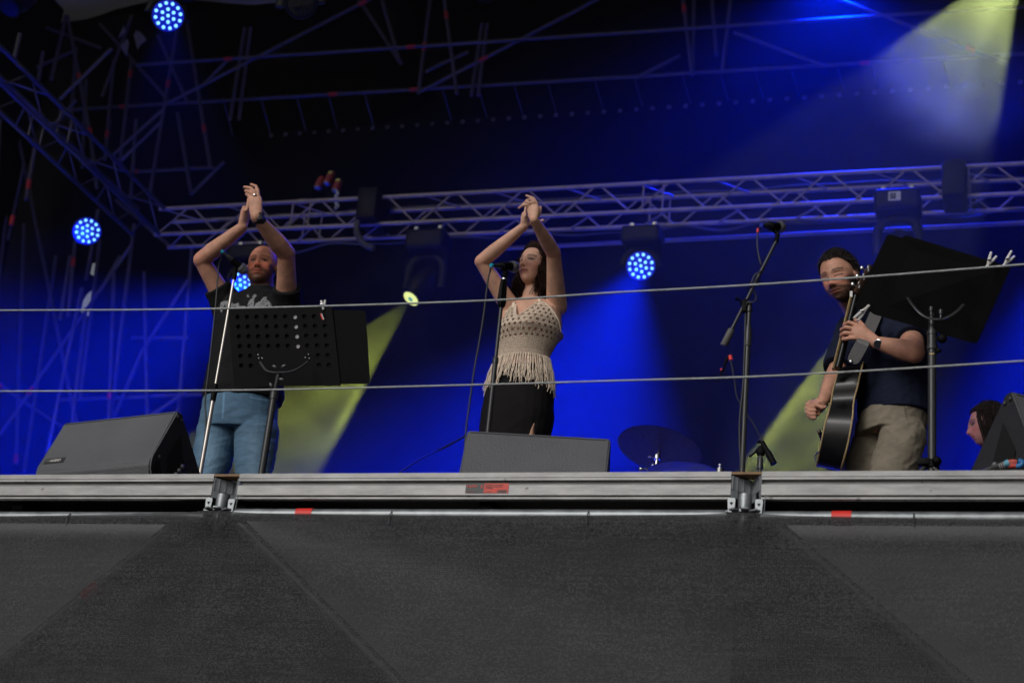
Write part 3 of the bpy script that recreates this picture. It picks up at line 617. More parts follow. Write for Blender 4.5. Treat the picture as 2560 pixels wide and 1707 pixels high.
# stand 2
Ys = 1.0; P = at(1261, 690, Ys); x_, y_ = P.x, P.y; zs = {k: at(v, k, Ys).z for k, v in ((700, 1258), (727, 1253), (757, 1249), (770, 1247), (898, 1233))}
t = thing('microphone_stand', (x_, y_, 0), 'straight black microphone stand with grip clutch before the woman in the crochet top', 'microphone stand', 'microphone stands')
mb = MB(); mb.cone((x_, y_, .1), (x_, y_, zs[898]), .0115, n=16); mb.lathe((x_, y_, zs[898] - .02), (0, 0, 1), [(0, .0115), (.0, .014), (.025, .014), (.03, .010)], 16); mb.build('lower_tube', STANDM, t, True, origin=(x_, y_, .1))
mb = MB(); mb.cone((x_, y_, zs[898]), (x_, y_, zs[770]), .0085, n=16); mb.build('upper_tube', STANDM, t, True, origin=(x_, y_, zs[898]))
mb = MB(); mb.lathe((x_, y_, zs[770]), (0, 0, 1), [(0, .010), (.012, .019), (.03, .024), (zs[700] - zs[770] - .02, .019), (zs[700] - zs[770], .015)], 6); mb.rbox((x_, y_ - .022, zs[757] + .05), (.012, .012, .09), b=.003); mb.build('grip_clutch', BLACKM, t, origin=(x_, y_, zs[757]))
mb = MB(); mb.lathe((x_, y_, zs[700]), (0, 0, 1), [(0, .0125), (.006, .0125)], 16); mb.build('ring', CHROME, t, True, origin=(x_, y_, zs[700]))
B_ = at(1286, 667, Ys + .08); T_ = at(1240, 664, Ys - .03); c = B_.lerp(T_, .45)
mb = MB(); mb.tube([P + Vector((0, 0, -.01)), c - Vector((0, 0, .018))], [.012, .011], 12); mb.tube([c - (B_ - T_).normalized() * .03, c + (B_ - T_).normalized() * .03], .021, 16); mb.build('clip', BLACKM, t, True, origin=P); tripod(t, x_, y_)
m, e = micro(T_, B_, .0262, 'black vocal microphone with silver grille at the lips of the brown haired woman')
cable('microphone_cable', [e, at(1226, 676, Ys), at(1220, 700, Ys), at(1208, 793, Ys), at(1197, 860, Ys), at(1185, 927, Ys), at(1172, 1020, Ys), at(1165, 1075, Ys), at(1160, 1150, Ys)], .0042, 'black microphone cable hanging left of the stand of the woman')
# stand 3 with boom
Ys = 1.15; P = at(1873, 776, Ys); x_, y_ = P.x, P.y; zc1, zc2 = at(1869, 866, Ys).z, at(1872, 814, Ys).z; J = at(1866, 758, Ys)
t = thing('microphone_stand', (x_, y_, 0), 'tall black boom microphone stand with counterweight, left of the guitarist', 'microphone stand', 'microphone stands')
mb = MB(); mb.cone((x_, y_, .1), (x_, y_, zc1), .0125, n=16); mb.build('lower_tube', STANDM, t, True, origin=(x_, y_, .1))
mb = MB(); mb.lathe((x_, y_, zc1), (0, 0, 1), [(0, .0165), (.005, .0175), (zc2 - zc1 - .02, .0165), (zc2 - zc1, .012)], 16); mb.build('clutch', STANDM, t, True, origin=(x_, y_, zc1))
mb = MB(); mb.cone((x_, y_, zc2), (x_, y_, J.z), .0095, n=16); mb.lathe((x_, y_, J.z - .045), (0, 0, 1), [(0, .010), (.002, .015), (.006, .015), (.008, .012), (.03, .012)], 14); mb.build('upper_tube', STANDM, t, True, origin=(x_, y_, zc2))
A = at(1942, 600, Ys + .02); Bc = at(1812, 857, Ys - .02); jm = A + (Bc - A) * .62
mb = MB(); mb.cone(A, Bc, .0078, n=12); bo_ = mb.build('boom', STANDM, t, True, origin=A)
mb = MB(); w0 = Bc + (A - Bc) * .13; mb.lathe(w0, (Bc - A), [(0, .009), (.004, .0155), (.085, .0165), (.090, .013)], 18); mb.build('counterweight', mat('counterweight grey', (.10, .095, .09), .6), bo_, True, origin=Bc)
mb = MB(); mb.ball(jm, .021, (1, .8, 1)); mb.rbox(jm + Vector((0, .0, -.02)), (.022, .03, .05), b=.004); mb.tube([jm, jm + Vector((-.03, -.02, .012))], .005, 8); mb.ball(jm + Vector((-.033, -.022, .013)), .010, n=10); mb.build('joint', BLACKM, t, True, origin=jm); tripod(t, x_, y_)
B_ = at(1951, 568, Ys + .09); T_ = at(1913, 564, Ys - .03); c = B_.lerp(T_, .45)
mb = MB(); mb.tube([A + (Bc - A) * .02, A + Vector((.003, .01, .03)), c - Vector((0, 0, .016))], [.012, .010, .010], 12); mb.tube([c - (B_ - T_).normalized() * .03, c + (B_ - T_).normalized() * .03], .021, 16); mb.build('clip', BLACKM, t, True, origin=A)
m, e = micro(T_, B_, .0262, 'unused vocal microphone on the tall boom stand, high left of the guitarist', mat('blue plug ring', (.02, .04, .4), .4))
cable('microphone_cable', [e, at(1898, 570, Ys), at(1894, 588, Ys), at(1893, 610, Ys), at(1897, 640, Ys), at(1903, 662, Ys), at(1908, 676, Ys + .03), at(1900, 680, Ys - .02), at(1886, 690, Ys - .02), at(1878, 712, Ys - .02), at(1880, 722, Ys + .03), at(1888, 735, Ys + .02), at(1890, 748, Ys - .01), at(1882, 756, Ys - .02), at(1868, 757, Ys - .02), at(1864, 790, Ys), at(1862, 860, Ys - .01), at(1858, 960, Ys - .01), at(1850, 1040, Ys - .01), at(1849, 1100, Ys - .01), at(1852, 1160, Ys - .01), at(1850, 1185, Ys)], .0045, 'black cable wound round the boom of the tall microphone stand')
r0 = at(1895, 572, Ys); r1 = at(1894, 582, Ys); mb = MB(); mb.tube([r0, r1], .0065, 10); mb.build('tape', REDT, m, True, origin=r0)
# instrument microphone further back
Yd = 2.9; P = at(1902, 1128, Yd); t = thing('instrument_microphone_stand', (P.x, P.y, 0), 'short black stand carrying a slim microphone before the yellow beam', 'microphone stand')
mb = MB(); mb.cone((P.x, P.y, .02), (P.x, P.y, P.z), .010, n=12); mb.lathe((P.x, P.y, P.z - .10), (0, 0, 1), [(0, .016), (.06, .016), (.07, .011)], 12); mb.build('tube', STANDM, t, True, origin=P)
mb = MB(); mb.ball(P, .022, (1.2, .8, 1.5)); q = at(1894, 1127, Yd); mb.ball(q, .014); mb.tube([q, at(1876, 1139, Yd)], .005, 8); mb.ball(at(1876, 1139, Yd), .008); mb.tube([P, at(1908, 1108, Yd)], .010, 8); mb.ball(at(1897, 1104, Yd), .011); mb.build('joint', BLACKM, t, True, origin=P); tripod(t, P.x, P.y)
a, b_ = at(1905, 1104, Yd), at(1935, 1159, Yd); mb = MB(); mb.tube([a, a.lerp(b_, .45), a.lerp(b_, .5), b_], [.013, .015, .0185, .0185], 14); tag(mb.build('instrument_microphone', BLACKM, None, True, origin=a), 'slim pencil microphone pointing down right in the yellow beam', 'microphone')
cable('microphone_cable', [a, at(1903, 1095, Yd), at(1896, 1083, Yd), at(1884, 1060, Yd), at(1869, 1038, Yd), at(1858, 1018, Yd), at(1842, 990, Yd), at(1836, 950, Yd), at(1831, 920, Yd), at(1826, 897, Yd)], .0042, 'thin cable running up from the slim microphone in the yellow beam')
a, b_ = at(1820, 891, Yd), at(1794, 957, Yd); t = thing('hanging_clip_microphone', a, 'small dim microphone arm with a red tip left of the tall boom stand', 'microphone')
mb = MB(); mb.tube([a, a.lerp(b_, .25), a.lerp(b_, .3), a.lerp(b_, .55), a.lerp(b_, .6), b_], [.008, .010, .004, .009, .004, .004], 8); mb.build('arm', BLACKM, t, True, origin=a)
r0 = at(1825, 889, Yd); mb = MB(); mb.tube([r0, at(1828, 900, Yd)], .012, 10); mb.build('red_tip', REDT, t, True, origin=r0); mb = MB(); mb.ball(at(1804, 924, Yd), .009); mb.build('red_lamp', REDT, t, True, origin=at(1804, 924, Yd))

def peg(p, ends, lab):
    """white clothes peg: two arms from the jaw point"""
    t = thing('clothes_peg', p, lab, 'clothes peg', 'white clothes pegs on the music stands')
    for i, e in enumerate(ends):
        mid = p.lerp(e, .5) + Vector((0, -.004 + .008 * i, .0)); mb = MB(); mb.tube([p + (p - e) * .25, p, mid, e], [.0035, .0055, .0065, .0050], 8, flat=1.1); mb.build('arm', WHITE, t, True, origin=p)
    c = p.lerp(ends[0], .35); mb = MB(); mb.tube([c + Vector((-.006, -.01, 0)), c + Vector((.008, -.01, .002))], .0055, 10); mb.build('spring', CHROME, t, True, origin=c)
DESK = mat('black desk enamel', (.0055, .0055, .006), .6, var=.25, vscale=6, spec=.15); DESK2 = mat('black folder board', (.007, .007, .0075), .8, var=.2, vscale=9, spec=.12)
def desk(t, name, c4, th, m, holes=None):
    """plate through four corners (top left, top right, bottom right, bottom left) with optional round holes [(u,v,r px)]"""
    TL, TR, BR, BL = [Vector(c) for c in c4]; nrm = (TR - TL).cross(BL - TL).normalized()
    if nrm.y > 0: nrm = -nrm
    def uvp(u, v, off=0): return TL.lerp(TR, u).lerp(BL.lerp(BR, u), v) + nrm * off
    if not holes:
        r_ = .035; pts = []
        for (u, v), (du, dv) in (((0, 0), (1, 1)), ((1, 0), (-1, 1)), ((1, 1), (-1, -1)), ((0, 1), (1, -1))):
            seq = [(0, dv * r_), (du * r_ * .3, dv * r_ * .3), (du * r_, 0)]
            if du * dv < 0: seq = seq[::-1]
            pts += [uvp(u + a, v + b) for a, b in seq]
        mb = MB(); mb.prism(pts, nrm * th); return mb.build(name, m, t, origin=TL), uvp, nrm
    cols, rws, u0, u1, v0, v1, rr, skip = holes; bm = bmesh.new(); N = 12
    us = [0] + [u0 + (u1 - u0) * i / cols for i in range(cols + 1)] + [1]; vs_ = [0] + [v0 + (v1 - v0) * j / rws for j in range(rws + 1)] + [1]; W = (TR - TL).length; H = (BL - TL).length
    for j in range(len(vs_) - 1):
        for i in range(len(us) - 1):
            a, b_, c_, d_ = us[i], us[i + 1], vs_[j], vs_[j + 1]
            if 0 < i <= cols and 0 < j <= rws and (i - 1, j - 1) not in skip:
                cu, cv = (a + b_) / 2, (c_ + d_) / 2; ring = []; outr = []
                for k in range(N):
                    an = 2 * math.pi * (k + .5) / N; cs, sn = math.cos(an), math.sin(an); ring.append(bm.verts.new(uvp(cu + cs * rr / W, cv + sn * rr / H)))
                    q = 1 / max(abs(cs), abs(sn)); outr.append(bm.verts.new(uvp(cu + cs * q * (b_ - a) / 2, cv + sn * q * (d_ - c_) / 2)))
                for k in range(N): bm.faces.new((ring[k], ring[(k + 1) % N], outr[(k + 1) % N], outr[k]))
                for cx2, cy2 in ((a, c_), (b_, c_), (b_, d_), (a, d_)):
                    cv_ = uvp(cx2, cy2); near = sorted(outr, key=lambda q_: (q_.co - cv_).length)[:2]; bm.faces.new((bm.verts.new(cv_), near[0], near[1]))
            else: bm.faces.new([bm.verts.new(uvp(*q)) for q in ((a, c_), (b_, c_), (b_, d_), (a, d_))])
    bmesh.ops.remove_doubles(bm, verts=bm.verts[:], dist=1e-5); bmesh.ops.recalc_face_normals(bm, faces=bm.faces[:])
    me = bpy.data.meshes.new(name); 
    for v in bm.verts: v.co -= TL
    bm.to_mesh(me); bm.free(); me.materials.append(m); o = put(name, me, t, TL); s = o.modifiers.new('s', 'SOLIDIFY'); s.thickness = .0025; s.offset = 0
    return o, uvp, nrm
# music stand of the bald man
Ym = .95; t = thing('music_stand', (at(670, 1150, Ym).x, Ym, 0), 'black perforated music stand in front of the bald man', 'music stand', 'music stands')
q4 = [at(571, 770, Ym - .06), at(830, 768, Ym - .06), at(852, 964, Ym + .07), at(585, 966, Ym + .07)]
o, uvp, nr = desk(t, 'desk', q4, .003, DESK, (10, 6, .04, .96, .055, .80, .0118, {(i, j) for j in (4, 5) for i in range(2, 8)}))
q5 = [p - Vector(nr) * .012 for p in q4]; 
for a_, b_ in ((0, 3), (1, 2)): pass
fo = thing('music_folder', q5[0], 'wide black folder board standing on the perforated music stand', 'folder')
qf = [uvp(.02, .03, -.010), at(913, 775, Ym - .05), at(925, 959, Ym + .07), uvp(.02, .985, -.010)]
desk(fo, 'board', qf, -.004, DESK2)
wp = MB(); wp.prism([uvp(.605, .045, -.006), uvp(.665, .045, -.006), uvp(.675, .545, -.006), uvp(.61, .545, -.006)], nr * .0008); tag(wp.build('paper_strip', mat('white sheet', (.5, .5, .52), .8), None, origin=uvp(.6, .04)), 'white paper showing through one column of holes in the music stand', 'paper')
wp = MB(); wp.prism([uvp(.885, .085, .003), uvp(.895, .08, .003), uvp(.912, .155, .003), uvp(.900, .16, .003)], nr * .004); o = wp.build('pen', REDT, None, origin=uvp(.9, .1)); tag(o, 'small red and white pen clipped at the upper right of the perforated stand', 'pen')
wp = MB(); wp.prism([uvp(.895, .08, .0035), uvp(.905, .08, .0035), uvp(.920, .155, .0035), uvp(.912, .16, .0035)], nr * .004); wp.build('white_half', WHITE, o, origin=uvp(.9, .1))
HUB = at(697, 934, Ym - .045); arms = spline([at(651, 905, Ym - .01), at(657, 915, Ym - .03), at(668, 927, Ym - .05), at(685, 931, Ym - .055), at(697, 931, Ym - .055), at(720, 930, Ym - .055), at(740, 924, Ym - .05), at(760, 912, Ym - .03), at(769, 904, Ym - .01)], 4)
mb = MB(); mb.tube(arms, [.0075] * len(arms), 8, flat=.6); mb.build('bracket', mat('bracket steel', (.13, .13, .13), .35, .6), t, True, origin=HUB)
mb = MB()
for x, y in ((649, 888), (650, 897), (658, 897), (762, 895), (770, 886), (771, 895)): mb.ball(at(x, y, Ym - .012 - (y - 770) * .0), .0045, n=8)
for x, y in ((649, 888), (650, 897), (658, 897), (762, 895), (770, 886), (771, 895)): pass
mb2 = MB()
for u, v in ((.258, .60), (.262, .645), (.294, .645), (.700, .64), (.735, .60), (.737, .65)): mb2.ball(uvp(u, v, .003), .0042, n=8)
mb2.build('rivet', CHROME, t, True, origin=uvp(.26, .6))
for x, y, a in ((686, 916, .5), (709, 915, -.4), (703, 948, .2), (677, 962, 1.0)):
    c = at(x, y, Ym - .07); mb = MB(); mb.ball(c, .017, (.8, .35, .45), Matrix.Rotation(a, 3, 'Y')); mb.build('wing_nut', mat('wing nut', (.09, .09, .095), .4, .3), t, True, origin=c)
fx = at(686, 983, Ym - .03); bt_ = Vector((fx.x, fx.y, .1))
mb = MB(); mb.cone(HUB, fx, .0105, n=14); mb.build('upper_tube', STANDM, t, True, origin=HUB)
mb = MB(); mb.cone(fx, bt_, .0165, n=16); mb.lathe(fx - Vector((0, 0, .03)), (0, 0, 1), [(0, .0165), (0, .020), (.04, .020), (.045, .012)], 16); mb.build('lower_tube', STANDM, t, True, origin=fx); tripod(t, fx.x, fx.y)
peg(at(808, 769, Ym - .065), [at(803, 752, Ym - .07), at(813, 750, Ym - .065)], 'white clothes peg on top of the perforated music stand')

# music stand of the guitarist, tilted
Ym = 1.25; pt = at(2331, 800, Ym); t = thing('music_stand', (pt.x, Ym, 0), 'large tilted black music stand hiding the shoulder of the guitarist', 'music stand', 'music stands')
q4 = [at(2260, 586, Ym - .16), at(2528, 668, Ym - .08), at(2442, 860, Ym + .12), at(2176, 783, Ym + .02)]
o, uvp, nr = desk(t, 'desk', q4, .003, DESK)
fo = thing('music_folder', q4[0], 'black folder board sticking out to the left of the tilted music stand', 'folder')
desk(fo, 'board', [at(2219, 584, Ym - .15), uvp(.97, .03, -.003), uvp(.97, .97, -.003), at(2134, 768, Ym + .03)], -.004, DESK2)
mb = MB(); a = spline([at(2270, 745, Ym - .03), at(2280, 760, Ym - .06), at(2300, 782, Ym - .08), at(2325, 796, Ym - .08), at(2360, 796, Ym - .07), at(2390, 780, Ym - .05), at(2408, 762, Ym - .02)], 4); mb.tube(a, [.009] * len(a), 8, flat=.6); mb.build('bracket', mat('bracket steel dark', (.04, .04, .042), .4, .5), t, True, origin=a[0])
mb = MB()
for x, y in ((2328, 775), (2352, 782)): mb.lathe(at(x, y + 14, Ym - .08), (0, 0, 1), [(0, .006), (.02, .006), (.021, .010), (.04, .010)], 10)
mb.build('thumb_screw', STANDM, t, True, origin=pt)
x_, y_ = pt.x, Ym - .03; zt = pt.z; zc = at(2328, 835, Ym).z; zd = at(2328, 882, Ym).z
mb = MB(); mb.tube([(x_, y_, zc), (x_, y_, zt - .02), Vector((x_, y_, zt + .02))], [.016, .0155, .010], 14); mb.build('upper_tube', STANDM, t, True, origin=(x_, y_, zc))
mb = MB(); mb.lathe((x_, y_, zd), (0, 0, 1), [(0, .019), (.002, .0225), (.02, .0225), (.022, .020), (zc - zd - .02, .020), (zc - zd - .018, .0225), (zc - zd, .0225), (zc - zd + .002, .016)], 18); mb.build('collar', STANDM, t, True, origin=(x_, y_, zd))
for x, y, r_ in ((2355, 846, .022), (2346, 876, .012)): c = at(x, y, Ym - .04); mb = MB(); mb.tube([Vector((x_, y_, c.z)), c], .008, 8); mb.ball(c, r_, (1, .8, 1)); mb.build('knob', BLACKM, t, True, origin=c)
mb = MB(); mb.cone((x_, y_, .02), (x_, y_, zd + .01), .0178, n=20); mb.build('lower_tube', STANDM, t, True, origin=(x_, y_, .1))
text('K&M', .010, (x_ - .010, y_ - .0185, zd - .028), (1, .0, 0), (0, 0, 1), mat('gold print', (.5, .35, .08), .4), t, bold=.0004)
c = at(2322, 1158, Ym - .03); mb = MB(); mb.lathe((x_, y_, c.z - .02), (0, 0, 1), [(0, .03), (.03, .03), (.035, .02)], 14); mb.ball(c + Vector((.035, -.03, 0)), .020); mb.rbox(c + Vector((-.02, -.02, 0)), (.05, .03, .03), b=.004); mb.build('tripod_joint', BLACKM, t, True, origin=c)
for k in range(3): a = 3.6 + k * 2.094; mb = MB(); mb.tube([c + Vector((0, 0, -.0)), Vector((x_ + .42 * math.cos(a), y_ + .42 * math.sin(a), .012))], .011, 8); mb.build('leg', STANDM, t, True, origin=c)
peg(at(2470, 662, Ym - .14), [at(2478, 630, Ym - .15), at(2492, 640, Ym - .14)], 'white clothes peg on the top edge of the tilted stand, left of another')
peg(at(2512, 660, Ym - .12), [at(2529, 627, Ym - .13), at(2537, 640, Ym - .12)], 'white clothes peg at the right corner of the tilted stand')
peg(at(2166, 770, Ym - .02), [at(2134, 796, Ym - .05), at(2144, 802, Ym - .04)], 'white clothes peg at the lower left corner of the tilted stand, by the guitar neck')

# drum kit pieces behind
CYM = mat('cymbal bronze', (.10, .085, .06), .4, .7, var=.25, vscale=40)
Yc = 3.6; c = at(1649, 1122, Yc); nrm = Vector((.10, .24, 1)).normalized(); 
def cymbal(c, nrm, r, lab):
    t = thing('cymbal', c, lab, 'cymbal', 'cymbals'); mb = MB(); mb.lathe(c, nrm, [(0, r), (.012, r * .6), (.022, r * .22), (.045, r * .1), (.047, .008), (.043, .008), (.018, r * .22), (.008, r * .6), (-.003, r)], 48); mb.build('bow', CYM, t, True, origin=c); return t
cymbal(c, nrm, .255, 'large dark cymbal seen from below beside the middle monitor')
cymbal(at(1712, 1186, 3.3), Vector((0, .03, 1)).normalized(), .22, 'low cymbal whose rim just shows above the stage edge')
t = thing('cymbal_stand', (c.x, c.y, 0), 'chrome cymbal stand under the large dark cymbal', 'cymbal stand')
s0 = at(1640, 1172, Yc); s1 = at(1643, 1143, Yc)
mb = MB(); mb.tube([(s0.x, s0.y, 0), s0, s1, c + nrm * .02], [.014, .013, .010, .006], 12); mb.build('tube', CHROME, t, True, origin=s0)
mb = MB(); mb.lathe(s1 - Vector((0, 0, .012)), (0, 0, 1), [(0, .02), (.025, .02)], 12); mb.rbox(s0 + Vector((0, -.01, .005)), (.05, .04, .04), b=.008); mb.ball(s0 + Vector((-.09, 0, 0)), .016); mb.tube([s0, s0 + Vector((-.09, 0, 0))], .006, 8); mb.ball(s1 + Vector((-.05, 0, .005)), .008); mb.tube([s1, s1 + Vector((-.05, 0, .005))], .004, 6); mb.build('clamp', CHROME, t, True, origin=s0)
q = at(1800, 1163, 3.0); mb = MB(); mb.ball(q, .012); mb.lathe(q - Vector((0, 0, .05)), (0, 0, 1), [(0, .02), (.03, .022), (.035, .01)], 12); mb.cone((q.x, q.y, 0), q, .008); tag(mb.build('drum_wing_screw', CHROME, None, True, origin=q), 'small chrome wing screw peeping above the stage edge left of the boom stand', 'screw')
cable('floor_cable', [at(1000, 1180, 1.2), at(1050, 1148, 1.6), at(1090, 1128, 1.9), at(1130, 1108, 2.0), at(1162, 1090, 2.1)], .005, 'thin cable rising behind the stage edge left of the middle monitor')
# plug bundle by the right monitor
Yp = .25; t = thing('cable_bundle', at(2500, 1165, Yp), 'black cable bundle ending in blue and red plugs by the right monitor', 'cable')
cable('sheath', [at(2440, 1192, Yp), at(2470, 1176, Yp), at(2500, 1166, Yp), at(2510, 1163, Yp)], .013, '', parent=t)
mb = MB(); 
for x, y in ((2498, 1168), (2503, 1166), (2508, 1164)): a = at(x, y, Yp); mb.tube([a, a + Vector((.004, 0, .001))], .015, 12)
mb.build('wire_wrap', mat('wrap grey', (.2, .2, .2), .5), t, True, origin=at(2500, 1166, Yp))
mb = MB(); mb.tube([at(2508, 1163, Yp), at(2514, 1160, Yp), at(2522, 1157, Yp)], [.010, .013, .015], 12); mb.build('light_blue_sleeve', mat('light blue sleeve', (.10, .33, .45), .5), t, True, origin=at(2508, 1163, Yp))
for y, c_ in ((1153, (.55, .10, .07)), (1159, (.40, .06, .05)), (1164, (.6, .07, .05))):
    mb = MB(); mb.tube([at(2520, y + 1, Yp), at(2534, y, Yp), at(2542, y + 1, Yp)], [.007, .008, .006], 10); mb.build('red_plug', mat('red plug', c_, .45), t, True, origin=at(2520, y, Yp))
mb = MB(); mb.tube(spline([at(2540, 1166, Yp), at(2550, 1164, Yp), at(2556, 1156, Yp), at(2546, 1151, Yp)], 5), .010, 10); mb.build('blue_plug', mat('blue plug', (.02, .16, .42), .45), t, True, origin=at(2540, 1166, Yp))
# ------------------------------------------------------------------ people: shared modelling tools
def vc_mat(name, rough=.5, bump=0., bscale=300., sss=0., spec=.4, var=0., vscale=30, wave=None):
    m = bpy.data.materials.new(name); m.use_nodes = True; nt = m.node_tree; b = nt.nodes['Principled BSDF']
    a = nt.nodes.new('ShaderNodeAttribute'); a.attribute_name = 'Col'; tc = nt.nodes.new('ShaderNodeTexCoord')
    n = nt.nodes.new('ShaderNodeTexNoise'); n.inputs['Scale'].default_value = vscale; n.inputs['Detail'].default_value = 5; nt.links.new(tc.outputs['Object'], n.inputs['Vector'])
    r = nt.nodes.new('ShaderNodeMapRange'); r.inputs['From Min'].default_value = .3; r.inputs['From Max'].default_value = .7; r.inputs['To Min'].default_value = 1 - var; r.inputs['To Max'].default_value = 1 + var; nt.links.new(n.outputs[0], r.inputs['Value'])
    v = nt.nodes.new('ShaderNodeVectorMath'); v.operation = 'SCALE'; nt.links.new(a.outputs['Color'], v.inputs[0]); nt.links.new(r.outputs[0], v.inputs['Scale']); nt.links.new(v.outputs[0], b.inputs['Base Color'])
    b.inputs['Roughness'].default_value = rough; b.inputs['Specular IOR Level'].default_value = spec
    if sss:
        b.inputs['Subsurface Weight'].default_value = sss; b.inputs['Subsurface Radius'].default_value = (1, .35, .2); b.inputs['Subsurface Scale'].default_value = .006
    if bump:
        n2 = nt.nodes.new('ShaderNodeTexNoise'); n2.inputs['Scale'].default_value = bscale; n2.inputs['Detail'].default_value = 4; nt.links.new(tc.outputs['Object'], n2.inputs['Vector'])
        bp = nt.nodes.new('ShaderNodeBump'); bp.inputs['Strength'].default_value = bump; bp.inputs['Distance'].default_value = .003; nt.links.new(n2.outputs[0], bp.inputs['Height']); nt.links.new(bp.outputs[0], b.inputs['Normal'])
    return m
SKIN = vc_mat('skin', .45, .5, 330, .12, .28, .15, 26)
HAIRM = vc_mat('hair', .5, .6, 500, 0, .06, .3, 60)
FABRIC = vc_mat('woven fabric', .85, .4, 700, 0, .15, .12, 9)
def fuse(mb, name, m, parent, voxel=.003, it=3, fn=None, disp=None, origin=None):
    """voxel-fuses the shapes of mb into ONE continuous surface, smooths it, lets disp move and fn colour each vertex"""
    me = bpy.data.meshes.new(name); me.from_pydata([tuple(p) for p in mb.v], [], mb.f)
    bm = bmesh.new(); bm.from_mesh(me); bmesh.ops.recalc_face_normals(bm, faces=bm.faces[:]); bm.to_mesh(me); bm.free()
    o = bpy.data.objects.new(name, me); C.objects.link(o)
    r = o.modifiers.new('r', 'REMESH'); r.mode = 'VOXEL'; r.voxel_size = voxel; r.adaptivity = 0
    s = o.modifiers.new('s', 'SMOOTH'); s.factor = .6; s.iterations = it
    dg = bpy.context.evaluated_depsgraph_get(); dg.update(); me2 = bpy.data.meshes.new_from_object(o.evaluated_get(dg)); bpy.data.objects.remove(o)
    n = len(me2.vertices); co = np.empty(n * 3); me2.vertices.foreach_get('co', co); co = co.reshape(-1, 3)
    no = np.empty(n * 3); me2.vertex_normals.foreach_get('vector', no); no = no.reshape(-1, 3)
    if disp is not None: co = co + no * disp(co, no)[:, None]
    if fn is not None:
        col = np.ones((n, 4)); col[:, :3] = fn(co, no); at_ = me2.color_attributes.new('Col', 'FLOAT_COLOR', 'POINT'); at_.data.foreach_set('color', col.ravel())
    org = np.array(origin if origin is not None else mb.v[0]); me2.vertices.foreach_set('co', (co - org).ravel()); me2.update()
    me2.materials.clear(); me2.materials.append(m)
    me2.polygons.foreach_set('use_smooth', [True] * len(me2.polygons))
    return put(name, me2, parent, Vector(org))
def G(x, s): return np.exp(-(x / s) ** 2 / 2)
def snoise(co, sc, seed=0., stretch=(1, 1, 1)):
    """cheap smooth noise on many points"""
    c = co * np.array(stretch) * sc + seed; x, y, z = c[:, 0], c[:, 1], c[:, 2]
    return (np.sin(x * 1.7 + 1.3 * np.sin(y * 1.1 + z * .7)) + np.sin(y * 2.3 + 1.7 * np.sin(z * 1.3 - x * .9)) + np.sin(z * 1.9 + 1.5 * np.sin(x * 1.5 + y * .6)) + .5 * np.sin(x * 4.1 + y * 3.3 + 2 * np.sin(z * 2.9))) / 3.5
def profile_pts(lmb, poly):
    return poly
def inside(px, py, poly):
    r = np.zeros(len(px), bool); n = len(poly)
    for i in range(n):
        x1, y1 = poly[i]; x2, y2 = poly[(i + 1) % n]
        c = ((y1 > py) != (y2 > py)) & (px < (x2 - x1) * (py - y1) / ((y2 - y1) + 1e-9) + x1); r ^= c
    return r
def projn(co):
    q = (co - CAM) @ _M.T; return CX + F_PX * q[:, 0] / -q[:, 2], CY - F_PX * q[:, 1] / -q[:, 2]

# --- head: x to the person's right, y forward, z up, metres; chin -.115, crown .123, eyes at 0
def head_surface(feat=1., jaw=1., n=150, m=110, heavy=0.):
    th = np.linspace(0, 2 * np.pi, n, endpoint=False); ph = np.linspace(.02, np.pi - .02, m)
    T, P = np.meshgrid(th, ph); d = np.stack([np.sin(P) * np.sin(T), np.sin(P) * np.cos(T), np.cos(P)], -1).reshape(-1, 3)
    o = np.array([0, .0, -.012])
    def hit(c, r):
        c = np.array(c); r = np.array(r); oc = (o - c) / r; dd = d / r; A = (dd ** 2).sum(1); B = (dd * oc).sum(1); Cc = (oc ** 2).sum() - 1
        return (-B + np.sqrt(np.maximum(B * B - A * Cc, 0))) / A
    r1 = hit((0, -.014, .026), (.0755, .098, .097)); r2 = hit((0, .024, -.045), (.056 * jaw + heavy * .004, .062, .068 + heavy * .003)); r3 = hit((0, .030, -.002), (.064, .056, .075))
    p = 14.; r = ((r1 ** p + r2 ** p + r3 ** p)) ** (1 / p); r = np.minimum(r, np.maximum(np.maximum(r1, r2), r3) + .004)
    v = o + d * r[:, None]
    x, y, z = v[:, 0], v[:, 1], v[:, 2]; fr = np.clip((y - .02) / .03, 0, 1); ax = np.abs(x); D = np.zeros(len(v))
    def bump(cx, cz, sx, sz, a):
        nonlocal D
        D += a * G((ax - cx) if cx else x, sx) * G(z - cz, sz)
    bump(0, .004, .009, .020, .010 * feat); bump(0, -.022, .0095, .012, .010 * feat); bump(0, -.037, .0125, .0085, .017 * feat); bump(.013, -.041, .006, .0065, .007)
    bump(.032, .001, .015, .011, -.0095 * feat); bump(.032, -.001, .010, .006, .006); bump(.030, .020, .019, .006, .0048 * feat); bump(.047, -.024, .016, .014, .0042)
    bump(0, -.056, .020, .006, .004); bump(0, -.0615, .020, .0035, .0045); bump(0, -.0655, .021, .0018, -.0035); bump(0, -.0715, .016, .0045, .0055); bump(0, -.083, .018, .006, -.0035); bump(0, -.101, .017, .011, .007 * jaw)
    bump(.030, -.062, .006, .008, -.002); bump(0, .060, .035, .02, .002)
    v[:, 1] += D * fr
    f = [(j * n + i, j * n + (i + 1) % n, (j + 1) * n + (i + 1) % n, (j + 1) * n + i) for j in range(m - 1) for i in range(n)]
    f += [tuple(range(n - 1, -1, -1)), tuple((m - 1) * n + i for i in range(n))]
    return v, f
def frame(F, roll=0.):
    F = Vector(F).normalized(); r = F.cross(Vector((0, 0, 1))).normalized(); u = r.cross(F)
    q = Quaternion(F, roll); return (q @ r, F, q @ u)
